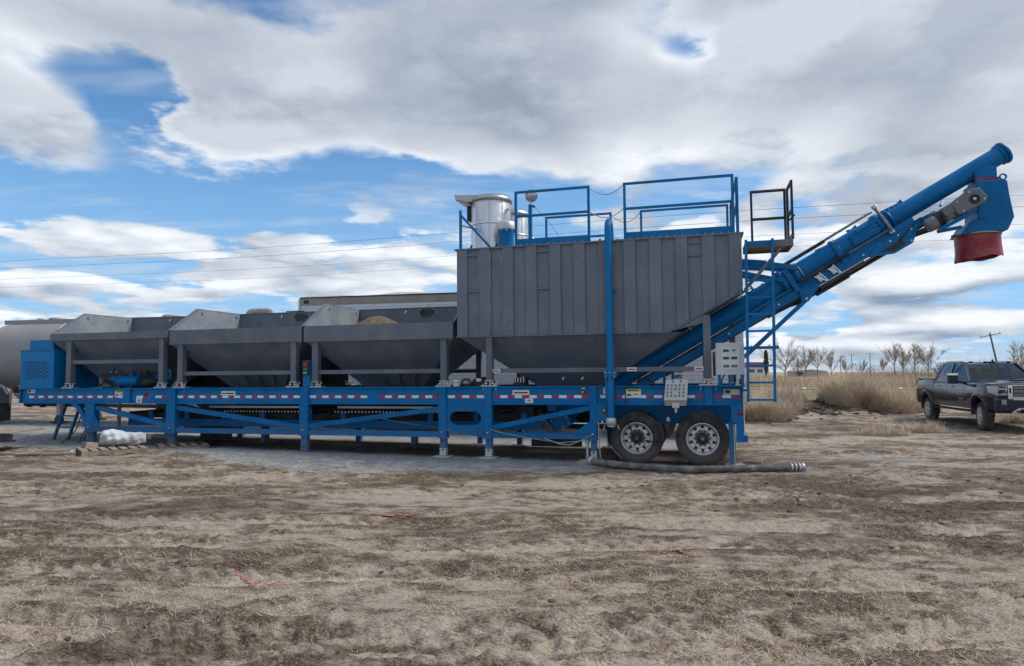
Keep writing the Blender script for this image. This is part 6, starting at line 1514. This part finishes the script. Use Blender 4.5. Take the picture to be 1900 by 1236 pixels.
def truck_wheel(x, s_, st):
    yy = s_*0.98; r = 0.43
    t = MB().lathe([(0.262, 0.02), (0.27, 0.0), (0.33, -0.012), (0.385, 0.0), (0.415, 0.03), (r, 0.05), (r, 0.24), (0.415, 0.26), (0.36, 0.285), (0.262, 0.27)], (0,0,0), (0,1,0), 44)
    o = t.build('wheel', M['rubber'], truck, (x, yy, r)); o.rotation_euler = (0, 0, (0 if s_ < 0 else math.pi) + st)
    MB().lathe([(0.262, 0.02), (0.268, -0.004), (0.250, 0.004), (0.240, 0.10)], (0,0,0), (0,1,0), 40).build('rim', M['alu'], o)
    MB().lathe([(0.24, 0.10), (0.0, 0.11)], (0,0,0), (0,1,0), 24).build('brake_drum', M['ink'], o)
    for k in range(10):
        a = 2*math.pi*k/10
        for da in (-0.10, 0.10):
            MB().bar((0.06*math.cos(a), 0.022, 0.06*math.sin(a)), (0.252*math.cos(a+da), 0.012, 0.252*math.sin(a+da)), 0.030, 0.03).build('spoke', M['alu'], o)
    MB().lathe([(0.0, 0.0), (0.07, 0.002), (0.082, 0.02), (0.085, 0.05)], (0,0,0), (0,1,0), 18).build('hub_cap', M['alu'], o)
for x, st in ((FW, -0.12), (RW, 0.0)):
    for s_ in (-1, 1): truck_wheel(x, s_, st)
for s_ in (-1, 1): B(RW-0.56, RW-0.53, *sorted((s_*0.72, s_*1.0)), 0.30, 0.62).build('mud_flap', M['plastic'], truck)

for ch in list(truck.children):          # heavy-duty ride height: body sits well above the wheels
    if not ch.name.startswith('wheel') or ch.name.startswith('wheel_tub'): ch.location.z += 0.10
# ------------------------------------------------------------------ vegetation and far things
def bare_tree(name, loc, H, spread, seed, label, group, shape='vase'):
    rng = random.Random(seed); trunk = MB(); crown = MB(); rnd = shape == 'round'
    def stem(mb, p, d, L, r0, r1, n, lift, wob):
        pts = [p]; dd = d.copy()
        for k in range(n):
            dd = (dd + Vector((rng.gauss(0, wob), rng.gauss(0, wob), lift))).normalized(); pts.append(pts[-1] + dd*(L/n))
        mb.path(pts, [r0+(r1-r0)*k/n for k in range(n+1)], 5 if mb is trunk else 3, cap=False); return pts
    def side(d, ang):
        o = d.orthogonal().normalized(); o.rotate(Matrix.Rotation(rng.uniform(0, 6.283), 3, d)); v = d*math.cos(ang) + o*math.sin(ang); v.z = max(v.z, 0.05); return v.normalized()
    tz_ = H*(0.10 if rnd else rng.uniform(0.14, 0.30))
    tp = stem(trunk, Vector((0,0,-0.2)), Vector((rng.gauss(0,0.04), rng.gauss(0,0.04), 1)), tz_+0.2, H*0.016, H*0.012, 3, 0.05, 0.03)
    lead = stem(trunk, tp[-1], Vector((0,0,1)), H*0.62, H*0.009, 0.02, 6, 0.1, 0.08)
    limbs = [lead]
    for k in range(13 if rnd else 11):
        base = tp[-1].lerp(lead[3], rng.uniform(0, 0.8) if k > 2 else 0.0); an = rng.uniform(0.25, 1.05 if rnd else 0.80)*spread
        limbs.append(stem(trunk, base, side(Vector((0,0,1)), an), (H-base.z)*rng.uniform(0.62, 0.9), H*0.0058, 0.018, 6, 0.05, 0.11))
    for lb_ in limbs:
        for k in range(15):
            t = rng.uniform(0.20, 0.98)*6; i_ = min(5, int(t)); q = lb_[i_].lerp(lb_[i_+1], t-i_); d = (lb_[i_+1]-lb_[i_]).normalized()
            L = H*rng.uniform(0.09, 0.20)*(1.1-0.5*t/6)
            tw = stem(crown, q, side(d, rng.uniform(0.35, 0.85)), L, 0.026, 0.012, 3, 0.10, 0.14)
            for m_ in range(6):
                a = rng.randint(0, 2); q2 = tw[a].lerp(tw[a+1], rng.random())
                stem(crown, q2, side((tw[a+1]-tw[a]).normalized(), rng.uniform(0.3, 0.8)), L*rng.uniform(0.35, 0.65), 0.017, 0.009, 2, 0.08, 0.16)
    t = empty(name, loc); tag(t, label, 'tree', group)
    k = H/max(v[2] for v in crown.v); t.scale = (k, k, k)
    trunk.build('trunk', M['bark'], t); crown.build('crown', M['twig'], t); return t
def far(x, Z): return (x-950)/1266.7*Z
TREES = ((1456, 628, 215, 1.35, 'round', 'broad rounded bare tree just right of the access ladder'),
         (1494, 643, 225, 1.10, 'vase', 'slim bare tree right of the broad rounded one'),
         (1516, 642, 222, 1.30, 'vase', 'tall bare tree in the middle of the slim row'),
         (1542, 648, 230, 1.30, 'vase', 'bare tree standing alone at the end of the slim row'),
         (1568, 664, 250, 1.2, 'vase', 'small bare tree behind the far power poles'),
         (1601, 668, 240, 1.3, 'round', 'low dense reddish thicket tree in mid field'),
         (1660, 636, 190, 1.30, 'vase', 'tall forked bare tree left of the pickup truck'),
         (1676, 650, 200, 0.7, 'vase', 'thin bare tree between the two large ones'),
         (1697, 638, 185, 1.45, 'vase', 'large spreading bare tree left of the pickup truck'),
         (1721, 637, 188, 1.2, 'vase', 'large bare tree nearest to the pickup truck'),
         (1745, 672, 170, 1.4, 'round', 'low bare bush tree behind the pickup bed'),
         (1893, 630, 120, 1.35, 'round', 'bare tree at the right edge above the pickup cab'),
         (1637, 664, 240, 0.8, 'vase', 'small bare tree left of the tall forked one'),
         (1479, 662, 240, 0.9, 'round', 'short bare tree between broad tree and slim row'))
for i, (x, yt, Z, sp_, shp, lb) in enumerate(TREES):
    bare_tree('bare_tree', (far(x, Z), Z, 0), ((690-yt)/1266.7*Z + CAM_H)*1.06, sp_, 40+i, lb, 'bare trees along the horizon', shp)
# narrow dark conifer behind the ladder
t = empty('poplar_tree', (far(1421, 210), 210, 0)); tag(t, 'narrow dark columnar tree seen through the access ladder', 'tree')
MB().tube((0,0,0), (0,0,2.2), 0.18, 0.14, 8).build('trunk', M['bark'], t)
rng = np.random.default_rng(77); n = 1500
zz = rng.uniform(0.9, 8.0, n); rad = 0.75*np.sin(np.clip((zz-0.6)/7.8, 0, 1)*math.pi)**0.6*np.sqrt(rng.uniform(0.1, 1, n)); an = rng.uniform(0, 6.283, n)
me = blades('crown', np.stack([rad*np.cos(an), rad*np.sin(an), zz], -1), rng.uniform(0.4, 0.8, n), rng.uniform(0.10, 0.22, n), rng.uniform(0.1, 0.5, n), 78, M['evergreen'], yaw=an)
o = bpy.data.objects.new('crown', me); COL.objects.link(o); o.parent = t
# low scrub line on the horizon
rng = np.random.default_rng(21); n = 16000
yy = rng.uniform(170, 300, n); xx = rng.uniform(0.28, 1.0, n)*yy; dd = fbm(xx*0.03, yy*0.02, 205, 3); k = dd > 0.50; xx, yy, dd = xx[k], yy[k], dd[k]
me = blades('horizon_scrub', np.stack([xx, yy, np.zeros(len(xx))], -1), rng.uniform(0.3, 1.0, len(xx))**1.5*(0.8+6.0*np.clip((dd-0.50)/0.16, 0, 1)), rng.uniform(0.04, 0.12, len(xx)), rng.uniform(0.1, 0.6, len(xx)), 22, M['twig'])
o = bpy.data.objects.new('horizon_scrub', me); COL.objects.link(o); tag(o, 'thin line of leafless scrub along the horizon', 'scrub', kind='stuff')

def bush(loc, rx, ry, h, seed, label, n=1700, wind=0.0):
    rng = np.random.default_rng(seed)
    a = rng.uniform(0, 6.283, n); r_ = np.sqrt(rng.uniform(0, 1, n)); px = rx*r_*np.cos(a)*0.75; py = ry*r_*np.sin(a)*0.75
    gzv = ground_h(px+loc[0], py+loc[1]) - gz(loc[0], loc[1])
    P = np.stack([px, py, gzv-0.02], -1)
    L = h*(1.15-0.55*r_**2)*rng.uniform(0.45, 1.1, n)
    yaw = np.where(rng.uniform(0,1,n) < 0.65, a, rng.uniform(0, 6.283, n)) ; yaw = yaw*(1-wind)
    me = blades('stems', P, L, rng.uniform(0.008, 0.022, n), np.clip(rng.uniform(0.15, 0.75, n)+0.2*r_, 0, 0.93), seed+1, M['brush'], 0.6, yaw, 3)
    t = empty('dry_bush', (loc[0], loc[1], gz(loc[0], loc[1]))); tag(t, label, 'bush', 'dry bushes at the edge of the yard')
    o = bpy.data.objects.new('stems', me); COL.objects.link(o); o.parent = t
    m = 500; a = rng.uniform(0, 6.283, m); el_ = rng.uniform(0.1, 1.2, m); q = rng.uniform(0.4, 1.0, m)
    P = np.stack([rx*0.8*q*np.cos(a)*np.cos(el_), ry*0.8*q*np.sin(a)*np.cos(el_), h*0.75*q*np.sin(el_)], -1)
    me = blades('twigs', P, rng.uniform(0.15, 0.4, m), rng.uniform(0.006, 0.012, m), rng.uniform(0.3, 0.95, m), seed+2, M['brush'], 0.5, None, 3)
    o = bpy.data.objects.new('twigs', me); COL.objects.link(o); o.parent = t
    return t
bush((9.0, 24.2), 1.35, 0.9, 0.95, 301, 'rounded dry tumbleweed heap right behind the access ladder', 2000)
bush((10.3, 26.2), 1.1, 0.9, 1.05, 302, 'pale dry bush behind the tumbleweed heap')
bush((14.9, 30.0), 1.9, 1.2, 1.5, 303, 'large pale dry bush on the dark earth bank in mid field', 3600)
bush((16.2, 29.0), 1.5, 1.0, 1.15, 304, 'low dry bush spilling right of the large pale bush', 2200)
bush((17.6, 29.8), 1.3, 0.9, 0.8, 305, 'short dry grass clump left of the pickup truck')
bush((12.2, 30.5), 1.2, 0.8, 0.65, 306, 'grey dry weeds left of the large pale bush')
bush((18.6, 33.5), 1.6, 1.0, 1.0, 307, 'dry grass clump behind the pickup bed')
bush((11.6, 34.5), 1.5, 0.9, 0.9, 308, 'thin dry weeds on the green verge')
bush((17.2, 23.3), 0.8, 0.6, 0.35, 309, 'low straw tuft behind the pickup rear wheel', 700)
bush((12.1, 20.2), 0.9, 0.6, 0.28, 310, 'flattened straw patch in front of the pickup rear wheel', 900)
bush((10.2, 19.0), 1.2, 0.5, 0.22, 311, 'flattened straw patch left of the pickup truck', 900)
# clods of turned earth
M['clod'] = paint('dark_clod', (0.085, 0.062, 0.046), 0.95, dust=0.5, dustcol=(0.16,0.12,0.09), vary=0.4, scale=6, bmp=0.6)
rng_ = random.Random(9)
cl = MB()
def clod(x, y, r_):
    z = gz(x, y); n = 7; vs = []
    for i in range(5):
        ph_ = -0.5 + i/4*1.2
        for k in range(n):
            a = 2*math.pi*k/n; q = r_*math.cos(ph_)*(0.75+0.5*rng_.random()); vs.append((x+q*math.cos(a)*1.2, y+q*math.sin(a), z+r_*0.95*math.sin(ph_)+r_*0.1*rng_.random()))
    cl.add(vs, [(i*n+k, i*n+(k+1)%n, (i+1)*n+(k+1)%n, (i+1)*n+k) for i in range(4) for k in range(n)] + [tuple(range(4*n, 5*n))])
for k in range(370):
    if k < 120: x, y = rng_.gauss(9.4, 1.6), rng_.gauss(25.4, 0.9)
    elif k < 240: x, y = rng_.gauss(13.6, 2.2), rng_.gauss(29.3, 0.9)
    elif k < 330: x, y = rng_.gauss(6.8, 2.4), rng_.gauss(9.8, 1.0)
    else:
        y = 3.6*(13/3.6)**rng_.random(); x = rng_.uniform(-0.85, 0.85)*y
        if uv_of(x, y)[1] > -1.3: continue
    clod(x, y, rng_.uniform(0.012, 0.032) if k >= 240 else rng_.uniform(0.04, 0.13))
tag(cl.build('earth_clods', M['clod']), 'dark broken clods of earth strewn over the yard', 'clods', kind='stuff')

# irrigation pipe across the field
ip = empty('irrigation_pipe', (38, 63.5, 0.0)); tag(ip, 'long thin white irrigation pipe lying across the field', 'pipe')
MB().tube((-24, 0, 0.16), (60, 1.0, 0.16), 0.065, n=8).build('pipe_run', M['tarp'], ip)
for k in range(9): MB().tube((-20+k*9, 0.05+k*0.1, 0.16), (-19.7+k*9, 0.05+k*0.1, 0.16), 0.12, n=8).build('pipe_joint', M['galv'], ip)

# power poles and wires
def pole(x, ybot, ytop, Z, lean, label, arm=1.1):
    H = (690-ytop)/1266.7*Z + CAM_H; b = ((x-950)/1266.7*Z, Z, 0)
    t = empty('power_pole', b, (0, R(lean), 0)); tag(t, label, 'power pole', 'power poles in the field')
    MB().tube((0,0,-0.3), (0,0,H), 0.15, 0.10, 8).build('post', M['pole'], t)
    MB().bar((-arm, 0, H-0.35), (arm, 0, H-0.35), 0.12, 0.10, (0,0,1)).build('cross_arm', M['pole'], t)
    for s_ in (-0.9, 0.0, 0.9): MB().tube((s_*arm, 0, H-0.29), (s_*arm, 0, H-0.08), 0.05, n=6).build('insulator', M['tarp'], t)
pole(1856.5, 668, 616, 95, -11.0, 'leaning wooden power pole rising above the pickup cab', 1.5)
pole(1559, 690, 660, 260, 0, 'left one of three distant power poles in the field'); pole(1580, 690, 657, 255, 0, 'middle one of three distant power poles in the field'); pole(1614, 690, 655, 250, 0, 'right one of three distant power poles in the field', 1.6)
ra_, rb_ = Vector((-34.0, 45.0, 9.07)), Vector((21.3, 28.0, 9.23))
for k, (dz_, dy_, lb) in enumerate(((0.0, 0.0, 'topmost overhead wire across the sky'), (-0.47, 0.1, 'second overhead wire just below the topmost one'), (-1.0, 1.2, 'third overhead wire seen through the guard rails'), (-1.5, 1.6, 'lowest overhead wire seen through the guard rails'))):
    a = ra_ + (ra_-rb_)*0.9 + Vector((0, dy_, dz_)); b = rb_ + (rb_-ra_)*0.6 + Vector((0, dy_, dz_)); pts = []
    for i in range(41):
        t = i/40; p = a.lerp(b, t); p.z += 0.5*abs(math.sin(t*math.pi*2.5))*0 - 0.25*math.sin(t*math.pi*3)**2; pts.append(p)
    wo = MB().path([p-pts[0] for p in pts], 0.009 if k < 2 else 0.006, 5).build('overhead_wire', M['wire']); wo.location = pts[0]; tag(wo, lb, 'wire', 'overhead wires')
# low white house
hz0 = 240
hs = empty('farm_house', (far(1399, hz0), hz0, 0)); tag(hs, 'low white farm house with red roof far behind the access ladder', 'house')
B(-3.9, 3.2, -2.5, 2.5, 0, 3.3).build('wall', M['housew'], hs); B(3.2, 4.6, -1.5, 1.5, 0, 2.6).build('wall', M['housew'], hs)
B(-4.2, 3.5, -2.8, 2.8, 3.3, 3.5).build('eave', M['redroof'], hs)
MB().prism([(-4.2, 3.5), (3.5, 3.5), (2.3, 5.1), (-3.0, 5.1)], -2.7, 2.7).build('roof', M['redroof'], hs)
for x in (-2.6, 0.2): wn = B(x, x+1.7, -2.56, -2.501, 1.5, 2.6).build('window', M['display'], hs); B(x+0.8, x+0.9, -2.6, -2.562, 1.5, 2.6).build('mullion', M['housew'], wn)
sh_ = empty('farm_shed', (far(1497, 245), 245, 0)); tag(sh_, 'low grey shed among the slim bare trees on the horizon', 'shed')
MB().prism([(-6, 0), (6, 0), (6, 2.0), (0, 2.6), (-6, 2.0)], -3, 3).build('shed_body', M['tarp'], sh_); B(-5, -3, -3.06, -3.001, 0.2, 1.6).build('door', M['dark'], sh_)
